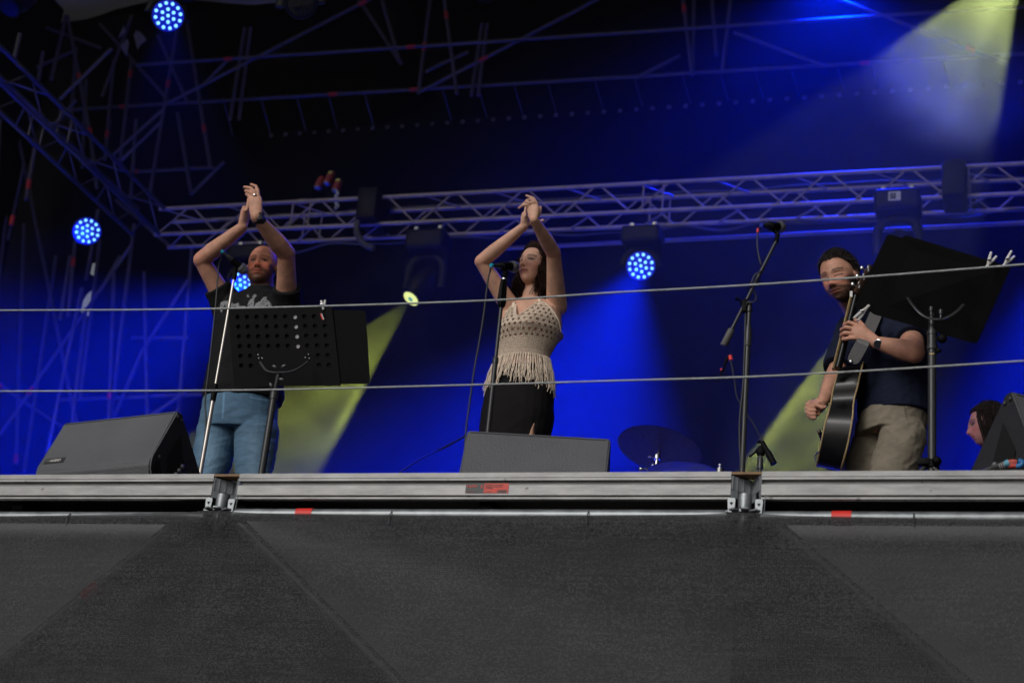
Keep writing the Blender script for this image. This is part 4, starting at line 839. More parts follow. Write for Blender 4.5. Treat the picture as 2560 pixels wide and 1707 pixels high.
class Head:
    def __init__(s, c, F, roll=0., k=1., **kw):
        s.c = Vector(c); s.x, s.y, s.z = frame(F, roll); s.k = k; s.v, s.f = head_surface(**kw)
        s.B = np.array([s.x, s.y, s.z])
    def w(s, p): return s.c + (s.x * p[0] + s.y * p[1] + s.z * p[2]) * s.k
    def W(s, v): return np.array(s.c) + (v @ s.B) * s.k
    def loc(s, co): return ((co - np.array(s.c)) @ s.B.T) / s.k
    def add(s, mb, ear=1.):
        mb.add([Vector(p) for p in s.W(s.v)], s.f)
        for sx in (-1, 1):
            rot = Matrix((s.x, s.y, s.z)).transposed() @ Matrix.Rotation(R(22 * sx), 3, 'Z') @ Matrix.Rotation(R(-10), 3, 'X')
            mb.ball(s.w((sx * .079, -.012, -.008)), .030 * s.k * ear, (.30, .58, 1.0), rot, 12)
            mb.ball(s.w((sx * .077, -.004, -.030)), .011 * s.k * ear, (.5, .8, 1.0), rot, 8)
    def neck(s, mb, base, r0=.055, r1=.062):
        a = s.w((0, -.022, -.055)); b = Vector(base); mb.tube([a, a + (b - a) * .45, b, b + (b - a) * .35], [r0 * s.k, r0 * .98 * s.k, r1, r1 * 1.25], 18)
def paint_face(L, base, lips=(.42, .13, .10), brow=(.045, .028, .02), beard=0., beardc=(.07, .05, .04), scalp=0., scalpc=(.03, .02, .018), closed=False, red=.12, eyes=True, mus=0.):
    x, y, z = L[:, 0], L[:, 1], L[:, 2]; ax = np.abs(x); c = np.tile(np.array(base, float), (len(L), 1))
    ishead = (z > -.125) & (np.abs(x) < .11) & (np.abs(y) < .14) ; fr = ishead & (y > .035)
    def mixc(mask, col):
        nonlocal c
        c = c * (1 - mask[:, None]) + np.array(col)[None] * mask[:, None]
    rd = fr * (G(ax - .04, .02) * G(z + .030, .02) + G(x, .012) * G(z + .038, .012) * .9) * red * 2
    c *= 1 + rd[:, None] * np.array([.45, -.55, -.6])
    ns = snoise(L, 260.) * .5 + .5
    if beard:
        low = np.clip((-z - .028 - .55 * np.maximum(0, .062 - ax) * (z > -.09)) / .012, 0, 1) * (z > -.15) * (y > -.035) * ((ax < .085))
        chinm = np.clip((-.047 - z) / .006, 0, 1) * (y > .0)
        side = np.clip((ax - .050) / .010, 0, 1) * np.clip((.0 - z) / .02, 0, 1) * (y > -.02) * (z > -.13)
        m = np.clip(np.maximum(chinm, side), 0, 1) * (1 - G(x, .020) * G(z + .066, .0075)) * ishead
        mixc(np.clip(m * beard * (.72 + .4 * ns), 0, .95), beardc)
    if mus: mixc(fr * G(x, .026) ** .6 * G(z + .053, .0052) * mus * (.6 + .4 * ns) * (ax < .036), beardc)
    mixc(fr * np.clip(1.3 * G(x, .017) * np.maximum(G(z + .0615, .0030), G(z + .0712, .0038)), 0, .8) * (ax < .027), lips)
    mixc(fr * np.clip(1.5 * (ax < .026) * G(z + .0655 - 3.0 * x * x, .0013), 0, .9), (.06, .02, .018))
    bz = .019 + .006 * np.cos((ax - .032) * 55) ; mixc(fr * (ax > .012) * (ax < .054) * np.clip(1.4 * G(z - bz, .0027), 0, .88) * (.75 + .25 * ns), brow)
    if eyes:
        e = ((ax - .0315) / .0150) ** 2 + ((z - .0008) / (.0018 if closed else .0056)) ** 2
        if not closed:
            mixc(fr * np.clip((1.1 - e) * 4, 0, 1), (.19, .15, .13)); ir = ((ax - .0315) ** 2 + (z - .0012) ** 2) ** .5; mixc(fr * (e < 1.1) * np.clip((.0066 - ir) / .0015, 0, 1), (.025, .014, .01))
        lid = fr * (ax > .014) * (ax < .049) * np.clip(2.2 * G(z - (-.002 if closed else .0066) + 9. * (ax - .0315) ** 2, .0015), 0, .95); mixc(lid, (.02, .012, .01))
        mixc(fr * .45 * G(ax - .0315, .014) * G(z + .0075, .0022), tuple(b * .55 for b in base)); mixc(fr * .35 * G(ax - .0315, .015) * G(z - .0125, .0022), tuple(b * .5 for b in base))
    mixc(fr * np.clip(1.4 * G(ax - .008, .0032) * G(z + .0468, .0024), 0, .9), (.05, .015, .012))
    if scalp:
        hm = hair_mask(L); mixc(hm * scalp * ishead, scalpc)
    return c
def hair_mask(L, fl=.078, tmp=.034):
    x, y, z = L[:, 0], L[:, 1], L[:, 2]; ax = np.abs(x)
    line = np.where(y > .06, fl - .25 * np.clip(ax - .03, 0, .1), np.where(y > .015, tmp + (fl - tmp) * np.clip((y - .015) / .045, 0, 1), np.where(y > -.012, -.022 + (tmp + .022) * np.clip((y + .012) / .027, 0, 1), -.060 - .02 * np.clip((-y - .012) / .05, 0, 1))))
    return np.clip((z - line) / .008 + .5, 0, 1)
def hair_shell(h, name, m, parent, col, thick=.014, amp=.005, sc=150., mask=hair_mask, n=200, mm=150):
    v, f = head_surface(n=n, m=mm); mk = mask(v); o = np.array([0, -.01, .0]); d = v - o; d /= np.linalg.norm(d, axis=1)[:, None]
    nn = snoise(v, sc) * .5 + snoise(v, sc * 2.3, 4.) * .5
    off = mk * (thick + amp * nn * 1.6) - (1 - mk) * .012; v2 = h.W(v + d * off[:, None])
    me = bpy.data.meshes.new(name); org = h.W(np.array([[0, 0, .12]]))[0]; me.from_pydata([tuple(p - org) for p in v2], [], f); me.update()
    a = me.color_attributes.new('Col', 'FLOAT_COLOR', 'POINT'); c = np.ones((len(v2), 4)); c[:, :3] = np.array(col) * (1 + .55 * nn[:, None] + (np.clip(nn, 0, 1) ** 2)[:, None] * .8); c[:, :3] = np.clip(c[:, :3], .002, 1); a.data.foreach_set('color', c.ravel())
    me.materials.append(m); me.polygons.foreach_set('use_smooth', [True] * len(me.polygons)); return put(name, me, parent, Vector(org))
def setcol(o, col, jit=.0):
    me = o.data; a = me.color_attributes.new('Col', 'FLOAT_COLOR', 'POINT'); n = len(me.vertices); c = np.ones((n, 4)); c[:, :3] = np.array(col)[None] * (1 + jit * np.random.RandomState(1).randn(n, 1)); a.data.foreach_set('color', np.clip(c, 0, 1).ravel()); return o
def torso(mb, rows, side, n=24, top=True):
    """rows: (centre, half width, half depth); side: left-right unit vector"""
    side = Vector(side).normalized(); v = []; m = len(rows)
    fw = side.cross(Vector((0, 0, 1))).normalized()
    for c, a, b in rows:
        for k in range(n):
            t = 2 * math.pi * k / n; ct, s_ = math.cos(t), math.sin(t); ct = math.copysign(abs(ct) ** .85, ct); s_ = math.copysign(abs(s_) ** .9, s_)
            v.append(Vector(c) + side * a * ct + fw * b * s_)
    f = [(i * n + k, i * n + (k + 1) % n, (i + 1) * n + (k + 1) % n, (i + 1) * n + k) for i in range(m - 1) for k in range(n)]
    f += [tuple(range(n - 1, -1, -1)), tuple((m - 1) * n + k for k in range(n))]
    mb.add(v, f)
def finger(mb, pts, r0=.0085, r1=.0068, ys=None):
    """pts: world joints; each phalanx a capsule with a slight knuckle"""
    k = len(pts) - 1
    for i in range(k):
        ra = r0 + (r1 - r0) * i / k; rb = r0 + (r1 - r0) * (i + 1) / k; mb.capsule(pts[i], pts[i + 1], ra * 1.04, rb, 9)
def plane_pts(P, pts, dy=0.):
    """pixels at the depth plane of the point P, dy metres further"""
    return [at(x, y, P.y + dy + (q[0] if q else 0)) for x, y, *q in pts]
def limb(mb, pts, rs, n=26, flat=1., side=None):
    for i in range(len(pts) - 1): mb.capsule(pts[i], pts[i + 1], rs[i], rs[i + 1], n, flat, side)
def wrinkle(co, no, a=.004, sc=26, st=(1, 1, 1.6), seed=0):
    n1 = snoise(co, sc, seed, st); n2 = snoise(co, sc * .45, seed + 5, st); return a * ((1 - np.abs(n1) * 2) * .6 + n2)
def shoe(mb, ank, dr, r=.045):
    dr = Vector(dr); dr.z = 0; dr.normalize(); a = Vector((ank.x, ank.y, .045)); mb.capsule(a - dr * .05, a + dr * .15, .045, .038, 12, .95)
def legs(mb, hipL, hipR, spread, r=(.085, .06, .042), fwd=(0, -1, 0)):
    out = []
    for hp, s in ((hipL, -1), (hipR, 1)):
        kn = Vector((hp.x + s * spread * .5, hp.y - .02, .50)); an = Vector((hp.x + s * spread, hp.y + .03, .09)); limb(mb, [hp, kn, an], list(r)); out.append((kn, an))
    return out
# ------------------------------------------------------------------ the bald man
Y0 = 1.54
man = thing('person', (at(600, 1040, Y0).x, Y0, 0), 'bald bearded man in a black printed t-shirt and jeans clapping overhead', 'person')
MSK = (.57, .30, .205)
h = Head(at(655, 668, Y0), (.22, -1, .05), roll=.03, k=1.0, jaw=1.1, heavy=1., feat=1.05)
b = MB(); h.add(b); nb = at(657, 742, Y0 + .03); h.neck(b, nb, .062, .068)
SD = Vector((1, .12, 0)).normalized()
rows = [(at(596, 1075, Y0), .165, .12), (at(602, 1010, Y0), .17, .12), (at(608, 950, Y0), .165, .125), (at(622, 860, Y0), .175, .125), (at(636, 790, Y0), .185, .12), (at(646, 755, Y0 + .01), .15, .09), (at(655, 735, Y0 + .02), .08, .06)]
torso(b, rows, SD)
S1 = at(572, 768, Y0 + .0); E1 = reach(S1, 504, 650, .285); W1 = reach(E1, 606, 568, .285)
S2 = at(716, 775, Y0 + .0); E2 = reach(S2, 716, 634, .32); W2 = reach(E2, 641, 543, .262)
limb(b, [S1, S1.lerp(E1, .45), E1], [.060, .051, .040]); limb(b, [E1, E1.lerp(W1, .3), W1], [.044, .045, .028])
limb(b, [S2, S2.lerp(E2, .45), E2], [.060, .052, .043]); limb(b, [E2, E2.lerp(W2, .3), W2], [.046, .048, .029])
# hand seen edge-on (his right)
ED = Vector((0, 1, .0)); K1 = plane_pts(W1, [(617, 522)])[0]
b.tube([W1, W1.lerp(K1, .25), W1.lerp(K1, .7), K1], [.028, .038, .044, .040], 14, flat=[.9, .52, .46, .38], side=ED)
for i, (t, o) in enumerate(((621, -.033), (622, -.011), (623, .011), (622, .033))):
    p = plane_pts(W1, [(617, 525, o), (620.5, 508, o), (t, 496 + (2, 0, 2, 8)[i], o)]); finger(b, p, .0098, .0078)
p = plane_pts(W1, [(609, 552, .02), (619, 533, .055), (627, 520, .065)]); finger(b, p, .012, .009)
# hand with its back to the viewer (his left), wearing ring and watch
W2b = Vector((W2.x, W1.y - .035, W2.z)); dW = W1.y - .045 - W2.y
K2 = plane_pts(W2, [(637, 494)])[0]
b.tube([W2, W2.lerp(K2, .3), W2.lerp(K2, .75), K2], [.029, .034, .038, .034], 14, flat=[.9, .55, .46, .42], side=SD)
for pts in ([(645, 500), (645.5, 478), (640, 466), (628, 461.5)], [(640, 498), (637, 479, -.008), (626, 470, -.01), (611.5, 468, -.006)], [(633.5, 499), (629, 484, -.010), (622, 479, -.012), (614, 477.5, -.006)], [(628, 503), (623.5, 492, -.004), (619, 487, -.004), (616, 486, 0)]):
    finger(b, plane_pts(W2, pts), .0100, .0078)
finger(b, plane_pts(W2, [(646, 532, .01), (651, 515, .02), (650, 499, .025)]), .0125, .009)
lg = []
for (x0, y0, x1, y1, dx) in ((552, 1085, 536, 1150, -.03), (640, 1085, 632, 1150, .03)):
    hp = at(x0, y0, Y0); md = at(x1, y1, Y0); kn = Vector((md.x + dx, Y0 - .01, .48)); an = Vector((kn.x + dx, Y0 + .02, .09)); limb(b, [hp, md, kn, an], [.085, .075, .055, .042]); lg.append((kn, an))
for kn, an in lg: shoe(b, an, (-.1, -1, 0))
def mancol(co, no):
    c = paint_face(h.loc(co), MSK, beard=.92, beardc=(.06, .04, .032), brow=(.16, .08, .055), red=.16, mus=.6, lips=(.40, .12, .09))
    L = h.loc(co); hd = (L[:, 2] > -.1) & (np.abs(L[:, 0]) < .1) & (np.abs(L[:, 1]) < .13)
    c[hd] *= np.array([1.1, .88, .80])
    e = np.array([E1, E2]); 
    for q in e: d_ = np.linalg.norm(co - np.array(q), axis=1); c *= 1 + (np.exp(-(d_ / .06) ** 2) * .3)[:, None] * np.array([.25, -.35, -.35])
    c *= (1 + .09 * snoise(co, 55.))[:, None]; return c
body = fuse(b, 'body', SKIN, man, .0026, 6, mancol, origin=(man.location))
# black t-shirt
SHC = (.0115, .0115, .0125)
b = MB(); rows = [(at(605, 1003, Y0), .205, .145), (at(608, 985, Y0), .213, .15), (at(610, 960, Y0), .206, .148), (at(620, 900, Y0), .202, .148), (at(630, 840, Y0), .205, .146), (at(638, 795, Y0), .212, .142), (at(645, 765, Y0), .205, .12), (at(650, 748, Y0 + .01), .165, .10), (at(655, 734, Y0 + .02), .095, .078), (at(657, 724, Y0 + .02), .072, .066)]
torso(b, rows, SD)
b.tube([S1 + Vector((.06, 0, -.09)), S1, S1.lerp(E1, .28), S1.lerp(E1, .43)], [.10, .094, .080, .078], 16)
b.tube([S2 + Vector((-.05, 0, -.10)), S2, S2.lerp(E2, .25), S2.lerp(E2, .40)], [.11, .098, .078, .076], 16)
PR = [[(550, 765), (552, 755), (562, 752), (580, 753), (582, 760), (588, 760), (596, 756), (598, 764), (614, 766), (614, 769), (590, 769), (586, 764), (583, 769), (577, 768), (574, 760), (570, 769), (564, 768), (562, 760), (557, 770), (555, 781), (551, 778)],
      [(618, 769), (622, 753), (630, 744), (634, 736), (639, 735), (641, 740), (636, 746), (634, 758), (637, 769)], [(636, 769), (640, 758), (652, 752), (658, 742), (666, 742), (668, 750), (676, 757), (681, 769), (671, 769), (668, 760), (662, 769)], [(617, 738), (620, 736), (624, 742), (620, 744)]]
def shcol(co, no):
    c = np.tile(np.array(SHC), (len(co), 1)) * (1 + .15 * snoise(co, 30.))[:, None]; x, y = projn(co); m = np.zeros(len(co), bool)
    for q in PR: m |= inside(x, y, q)
    m &= (no[:, 1] < -.15) & (snoise(co, 200.) < .5); c[m] = (.25, .26, .27); return c
fuse(b, 't_shirt', FABRIC, man, .0048, 3, shcol, lambda co, no: wrinkle(co, no, .0034, 22, (1, 1, 1.1), 2), origin=man.location)
# jeans
b = MB(); torso(b, [(at(592, 1080, Y0), .190, .125), (at(595, 1060, Y0), .200, .135), (at(600, 1010, Y0), .195, .135), (at(606, 965, Y0), .180, .13)], SD)
for (x0, y0, x1, y1), (kn, an) in zip(((546, 1080, 532, 1150), (642, 1080, 636, 1150)), lg):
    hp = at(x0, y0, Y0); md = at(x1, y1, Y0); limb(b, [hp, md, kn, Vector((an.x, an.y, .12))], [.112, .102, .082, .072])
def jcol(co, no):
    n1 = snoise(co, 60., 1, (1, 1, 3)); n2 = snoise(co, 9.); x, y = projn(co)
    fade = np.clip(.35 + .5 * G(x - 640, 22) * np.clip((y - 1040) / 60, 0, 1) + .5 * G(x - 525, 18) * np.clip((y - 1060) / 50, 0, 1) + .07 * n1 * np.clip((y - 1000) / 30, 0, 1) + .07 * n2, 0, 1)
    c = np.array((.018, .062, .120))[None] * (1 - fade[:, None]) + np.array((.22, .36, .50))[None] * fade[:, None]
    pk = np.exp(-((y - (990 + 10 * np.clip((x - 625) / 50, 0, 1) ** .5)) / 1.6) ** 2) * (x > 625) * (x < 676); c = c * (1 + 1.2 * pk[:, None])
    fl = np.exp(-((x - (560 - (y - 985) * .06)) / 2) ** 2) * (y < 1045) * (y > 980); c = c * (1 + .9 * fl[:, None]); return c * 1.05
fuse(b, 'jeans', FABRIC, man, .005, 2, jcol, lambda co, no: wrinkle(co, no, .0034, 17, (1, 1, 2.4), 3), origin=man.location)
m_ = MB(); dd = (E2 - W2).normalized(); q = W2 + dd * .022
m_.tube([q - dd * .016, q + dd * .016], [.0335, .0345], 20, flat=.92, side=SD); wb = m_.build('watch', PLASTIC, man, True, origin=q)
m_ = MB(); m_.rbox(q + Vector((.014, -.030, .004)), (.036, .012, .040), Matrix.Rotation(R(25), 3, 'Z') @ Matrix.Rotation(R(-28), 3, 'Y'), b=.005); m_.build('watch_face', mat('watch glass', (.01, .01, .012), .12, coat=1), wb, True, origin=q)
rp = plane_pts(W2, [(636.5, 490, -.012)])[0]; m_ = MB(); m_.tube([rp, rp + Vector((.001, 0, .006))], [.0115, .0115], 14); m_.build('ring', CHROME, man, True, origin=rp)

# ------------------------------------------------------------------ the singer with brown hair
Y1 = 1.48
wom = thing('person', (at(1290, 1080, Y1).x, Y1, 0), 'woman with dark curly hair in a cream crochet top clapping overhead', 'person')
WSK = (.64, .37, .26)
hw = Head(at(1336, 668, Y1), (-.34, -1, .10), roll=-.04, k=.94, jaw=.9, feat=.9)
b = MB(); hw.add(b, .85); nbw = at(1327, 755, Y1 + .02); hw.neck(b, nbw, .046, .052)
SW = Vector((1, -.18, 0)).normalized()
rows = [(at(1286, 1090, Y1), .165, .115), (at(1294, 1040, Y1), .17, .12), (at(1298, 995, Y1), .165, .115), (at(1304, 930, Y1), .125, .09), (at(1309, 900, Y1), .122, .088), (at(1322, 850, Y1), .145, .10), (at(1330, 812, Y1), .152, .112), (at(1336, 780, Y1), .135, .09), (at(1332, 765, Y1), .12, .07), (at(1328, 750, Y1 + .01), .06, .05)]
torso(b, rows, SW)
S1 = at(1278, 772, Y1); E1 = reach(S1, 1204, 654, .275); W1 = reach(E1, 1310, 566, .28)
S2 = at(1392, 765, Y1); E2 = reach(S2, 1384, 632, .285); W2 = reach(E2, 1335, 549, .235)
limb(b, [S1, S1.lerp(E1, .5), E1], [.050, .042, .034]); limb(b, [E1, E1.lerp(W1, .3), W1], [.035, .036, .0215])
limb(b, [S2, S2.lerp(E2, .5), E2], [.052, .042, .034]); limb(b, [E2, E2.lerp(W2, .35), W2], [.036, .036, .0215])
b.capsule(S2 + Vector((-.02, .01, -.01)), at(1372, 830, Y1), .048, .05); b.capsule(S1, at(1270, 830, Y1), .045, .05)
K1 = plane_pts(W1, [(1313, 537)])[0]
b.tube([W1, W1.lerp(K1, .3), W1.lerp(K1, .8), K1], [.0215, .030, .036, .032], 14, flat=[.9, .6, .46, .4], side=ED)
for i, o in enumerate((-.026, -.009, .009, .026)): finger(b, plane_pts(W1, [(1313, 540, o), (1313, 528, o), (1315, 518 + (0, -3, -1, 3)[i], o)]), .0078, .0062)
finger(b, plane_pts(W1, [(1322, 560, .02), (1342, 556, .05), (1357, 551, .05)]), .0105, .0075)
K2 = plane_pts(W2, [(1332, 516)])[0]
b.tube([W2, W2.lerp(K2, .3), W2.lerp(K2, .8), K2], [.0215, .028, .033, .030], 14, flat=[.9, .6, .5, .45], side=SW)
for pts in ([(1338, 520), (1341, 508, 0), (1334, 496, -.004), (1316, 489, -.004)], [(1333, 518), (1334, 506, -.01), (1326, 498, -.014), (1316, 501, -.01)], [(1328, 518), (1325, 508, -.014), (1315, 505, -.018), (1308, 510, -.012)], [(1323, 522), (1318, 513, -.012), (1308, 513, -.014), (1297, 520.5, -.008)]):
    finger(b, plane_pts(W2, pts), .0082, .0062)
finger(b, plane_pts(W2, [(1342, 543, .01), (1350, 530, .02), (1351, 518, .02)]), .010, .0075)
lgw = legs(b, at(1262, 1085, Y1), at(1318, 1085, Y1), .03, (.085, .055, .036))
for kn, an in lgw: shoe(b, an, (-.3, -1, 0))
def womcol(co, no):
    c = paint_face(hw.loc(co), WSK, scalp=1., scalpc=(.02, .012, .01), brow=(.05, .028, .02), lips=(.36, .12, .11), red=.10)
    for q in (E1, E2): d_ = np.linalg.norm(co - np.array(q), axis=1); c *= 1 + (np.exp(-(d_ / .04) ** 2) * .3)[:, None] * np.array([.3, -.3, -.3])
    c *= (1 + .06 * snoise(co, 45.))[:, None]; return c
fuse(b, 'body', SKIN, wom, .0024, 6, womcol, origin=wom.location)
# curly hair: scalp shell plus many curls
HB = (.022, .011, .008)
def wmask(L): return hair_mask(L, .086, .045)
hs_ = hair_shell(hw, 'hair', HAIRM, wom, HB, .022, .008, 70., wmask)
rs = random.Random(5); mb = MB()
for i in range(1000):
    a = rs.uniform(-math.pi, math.pi); e = rs.uniform(-.25, 1.35)
    d_ = Vector((math.sin(a) * math.cos(e), math.cos(a) * math.cos(e), math.sin(e)))
    if d_.y > .45 and e < 1.0: continue
    if abs(a) < 1.15 and e < .75: continue
    root = Vector((d_.x * .078, -.014 + d_.y * .098, .026 + d_.z * .097))
    sx = 1 if root.x >= 0 else -1; out = Vector((root.x * 1.25, min(root.y, .03) * 1.35 - .01, 0)); 
    end = Vector((out.x * rs.uniform(1.1, 1.5) + sx * .016, out.y * rs.uniform(.8, 1.1) - .01, rs.uniform(-.20, -.09)))
    top = root + Vector((d_.x * .022, d_.y * .022, d_.z * .016))
    mid = Vector((max(abs(root.x), .062) * sx * 1.22, min(root.y, .035) * 1.15, -.01 + root.z * .25))
    P = spline([root, top, mid, end], 14); n = len(P); ph0 = rs.uniform(0, 6.28); fr = rs.uniform(13, 19); am = rs.uniform(.006, .015); pts = []
    for k, p in enumerate(P):
        t = k / (n - 1); L_ = t * .32; q = ph0 + L_ * fr * 6.28 * .8; w_ = am * min(1, t * 2.5)
        pts.append(hw.w(p + Vector((math.cos(q) * w_, math.sin(q) * w_, .3 * w_ * math.sin(q * .5)))))
    mb.tube(pts, [.0031 * (1 - .75 * k / n) + .0006 for k in range(n)], 5)
o = mb.build('curls', HAIRM, hs_, True, origin=hw.w((0, 0, .1))); setcol(o, HB, .3)
# crochet top
CRO = bpy.data.materials.new('crochet cotton'); CRO.use_nodes = True; nt = CRO.node_tree; bs = nt.nodes['Principled BSDF']; out = nt.nodes['Material Output']
bs.inputs['Roughness'].default_value = .9; bs.inputs['Specular IOR Level'].default_value = .15
uv = nt.nodes.new('ShaderNodeUVMap'); sep = nt.nodes.new('ShaderNodeSeparateXYZ'); nt.links.new(uv.outputs[0], sep.inputs[0])
def MT(op, a, b_=None, c_=None):
    q = nt.nodes.new('ShaderNodeMath'); q.operation = op
    for i, s in enumerate((a, b_, c_)):
        if s is None: continue
        if isinstance(s, (int, float)): q.inputs[i].default_value = s
        else: nt.links.new(s, q.inputs[i])
    return q.outputs[0]
U, V = sep.outputs[0], sep.outputs[1]      # metres round the body, metres above the hem
def holes(cu, cv, r):
    row = MT('FLOOR', MT('DIVIDE', V, cv)); sh = MT('MULTIPLY', MT('MODULO', row, 2.), .5)
    fu = MT('SUBTRACT', MT('FRACT', MT('ADD', MT('DIVIDE', U, cu), sh)), .5); fv = MT('SUBTRACT', MT('FRACT', MT('DIVIDE', V, cv)), .5)
    d2 = MT('SQRT', MT('ADD', MT('POWER', MT('MULTIPLY', fu, cu), 2.), MT('POWER', MT('MULTIPLY', fv, cv), 2.))); return MT('LESS_THAN', d2, r)
big = holes(.0255, .0200, .0058); sml = holes(.0105, .0085, .0024)
isb = MT('GREATER_THAN', V, .088); hole = MT('MAXIMUM', MT('MULTIPLY', isb, big), MT('MULTIPLY', MT('SUBTRACT', 1., isb), sml))
wv = nt.nodes.new('ShaderNodeTexVoronoi'); wv.inputs['Scale'].default_value = 210; nt.links.new(uv.outputs[0], wv.inputs['Vector'])
cr = nt.nodes.new('ShaderNodeValToRGB'); cr.color_ramp.elements[0].color = (.88, .72, .58, 1); cr.color_ramp.elements[1].color = (.52, .41, .31, 1); cr.color_ramp.elements[1].position = .8; nt.links.new(wv.outputs['Distance'], cr.inputs[0]); nt.links.new(cr.outputs[0], bs.inputs['Base Color'])
bp = nt.nodes.new('ShaderNodeBump'); bp.inputs['Strength'].default_value = .8; bp.inputs['Distance'].default_value = .003; bp.invert = True; nt.links.new(wv.outputs['Distance'], bp.inputs['Height']); nt.links.new(bp.outputs[0], bs.inputs['Normal'])
tr = nt.nodes.new('ShaderNodeBsdfTransparent'); mx = nt.nodes.new('ShaderNodeMixShader'); nt.links.new(hole, mx.inputs[0]); nt.links.new(bs.outputs[0], mx.inputs[1]); nt.links.new(tr.outputs[0], mx.inputs[2]); nt.links.new(mx.outputs[0], out.inputs[0])
FW = SW.cross(Vector((0, 0, 1))).normalized()   # +: towards the viewer
if FW.y > 0: FW = -FW
rowsT = [(at(1306, 906, Y1), .138, .100), (at(1309, 890, Y1), .138, .102), (at(1318, 862, Y1), .150, .116), (at(1326, 838, Y1), .163, .150), (at(1331, 815, Y1), .163, .145), (at(1334, 792, Y1), .150, .115), (at(1334, 772, Y1), .132, .085)]
def top_at(a, s):
    s = min(max(s, 0), .9999) * (len(rowsT) - 1); i = int(s); f = s - i; c = rowsT[i][0].lerp(rowsT[i + 1][0], f); w = rowsT[i][1] * (1 - f) + rowsT[i + 1][1] * f; d_ = rowsT[i][2] * (1 - f) + rowsT[i + 1][2] * f
    ca, sa = math.cos(a), math.sin(a); k = 1 + .10 * math.exp(-((s - 3.3) / 1.0) ** 2) * (math.exp(-((a - 1.15) / .35) ** 2) + math.exp(-((a - 1.99) / .35) ** 2)) * (1 if sa > 0 else 0)
    return c + SW * w * ca + FW * d_ * sa * (k if sa > 0 else .9)
def tlim(a):
    """height of the top edge round the body; a=pi/2 is the front"""
    d_ = abs(a - math.pi / 2); s = math.sin(a)
    if s <= 0: return .50
    if d_ < .42: return .62 + (d_ / .42) ** 1.3 * .36      # neckline
    if d_ < .75: return .98
    return .98 - (min(d_, 1.5) - .75) / .75 * .42
mb = MB(); nu, nv = 160, 60; vs = []; uvs = []
for j in range(nv + 1):
    for i in range(nu):
        a = 2 * math.pi * i / nu; lim = tlim(a); s = lim * j / nv; p = top_at(a, s); vs.append(p); uvs.append((a * .135, s * .26))
fs = [(j * nu + i, j * nu + (i + 1) % nu, (j + 1) * nu + (i + 1) % nu, (j + 1) * nu + i) for j in range(nv) for i in range(nu)]
me = bpy.data.meshes.new('crochet_top'); org = Vector(wom.location) + Vector((0, 0, 1.2)); me.from_pydata([tuple(p - org) for p in vs], [], fs); me.update()
ul = me.uv_layers.new(name='UVMap'); 
for poly in me.polygons:
    for li in poly.loop_indices:
        vi = me.loops[li].vertex_index; u_, v_ = uvs[vi]
        if poly.vertices[1] % nu == 0 and vi % nu == 0: u_ = 2 * math.pi * .135
        ul.data[li].uv = (u_, v_)
me.materials.append(CRO); me.polygons.foreach_set('use_smooth', [True] * len(me.polygons)); top = put('crochet_top', me, wom, org)
md_ = top.modifiers.new('thick', 'SOLIDIFY'); md_.thickness = .004; md_.offset = 1
CORD = mat('cream cord', (.82, .68, .54), .9, var=.2, vscale=60, bump=.4, bscale=300)
mb = MB()   # edging and straps
mb.tube([top_at(a, tlim(a)) for a in [i * 2 * math.pi / 80 for i in range(81)]], .0042, 6)
for a0, e in ((math.pi / 2 - .56, (1352, 752)), (math.pi / 2 + .56, (1288, 762))):
    p = top_at(a0, .96); q = at(*e, Y1 - .02); mb.tube(spline([top_at(a0, .9), p, p.lerp(q, .5) + Vector((0, -.012, .01)), q, q + Vector((0, .08, .0)), top_at(-math.pi / 2, .5)], 5), [.008] * 26, 7, flat=.5)
mb.build('strap', CORD, top, True, origin=top_at(1.2, .9))
mb = MB(); rs = random.Random(3)
for i in range(74):
    a = 2 * math.pi * i / 74; s_ = math.sin(a); p = top_at(a, 0); sag = .135 + .03 * abs(math.cos(a)) + rs.uniform(-.015, .02); outw = (p - rowsT[0][0]); outw.z = 0; outw.normalize()
    for q in range(4):
        jx = Vector((rs.uniform(-.005, .005), rs.uniform(-.004, .004), 0)); L_ = sag * rs.uniform(.9, 1.08); pts = []
        for k in range(10):
            t = k / 9; pts.append(p + jx * (.3 + t) + outw * (.034 * math.sin(min(t * 1.3, 1.57)) + .006) + Vector((.0055 * math.sin(t * 9 + q * 2 + i * 1.3) * t, .002 * math.cos(t * 11 + i), -L_ * t + .008)) + SW * (.004 * math.sin(i * 1.7) * t))
        mb.tube(pts, [.0024 - .0008 * k / 9 for k in range(10)], 5)
mb.build('fringe', CORD, top, True, origin=rowsT[0][0])
# black skirt
b = MB(); torso(b, [(at(1275, 1180, Y1), .15, .12), (at(1286, 1090, Y1), .176, .13), (at(1293, 1040, Y1), .182, .135), (at(1298, 990, Y1), .172, .126), (at(1302, 950, Y1), .150, .108), (at(1305, 925, Y1), .134, .098)], SW)
b.tube([at(1286, 1090, Y1), Vector((at(1283, 1130, Y1).x, Y1, .3))], [.165, .15], 20, flat=.75, side=SW)
fuse(b, 'skirt', FABRIC, wom, .005, 2, lambda co, no: np.tile(np.array((.010, .009, .010)), (len(co), 1)), lambda co, no: wrinkle(co, no, .0022, 18, (1, 1, 1.5), 7), origin=wom.location)
m_ = MB(); c = at(1331, 1083, Y1 - .128); m_.tube([at(1336, 1058, Y1 - .128), at(1331, 1075, Y1 - .133), c, at(1324, 1110, Y1 - .12)], [.004, .014, .020, .035], 12, flat=.5); o = m_.build('slit_skin', SKIN, wom, True, origin=c); setcol(o, WSK)
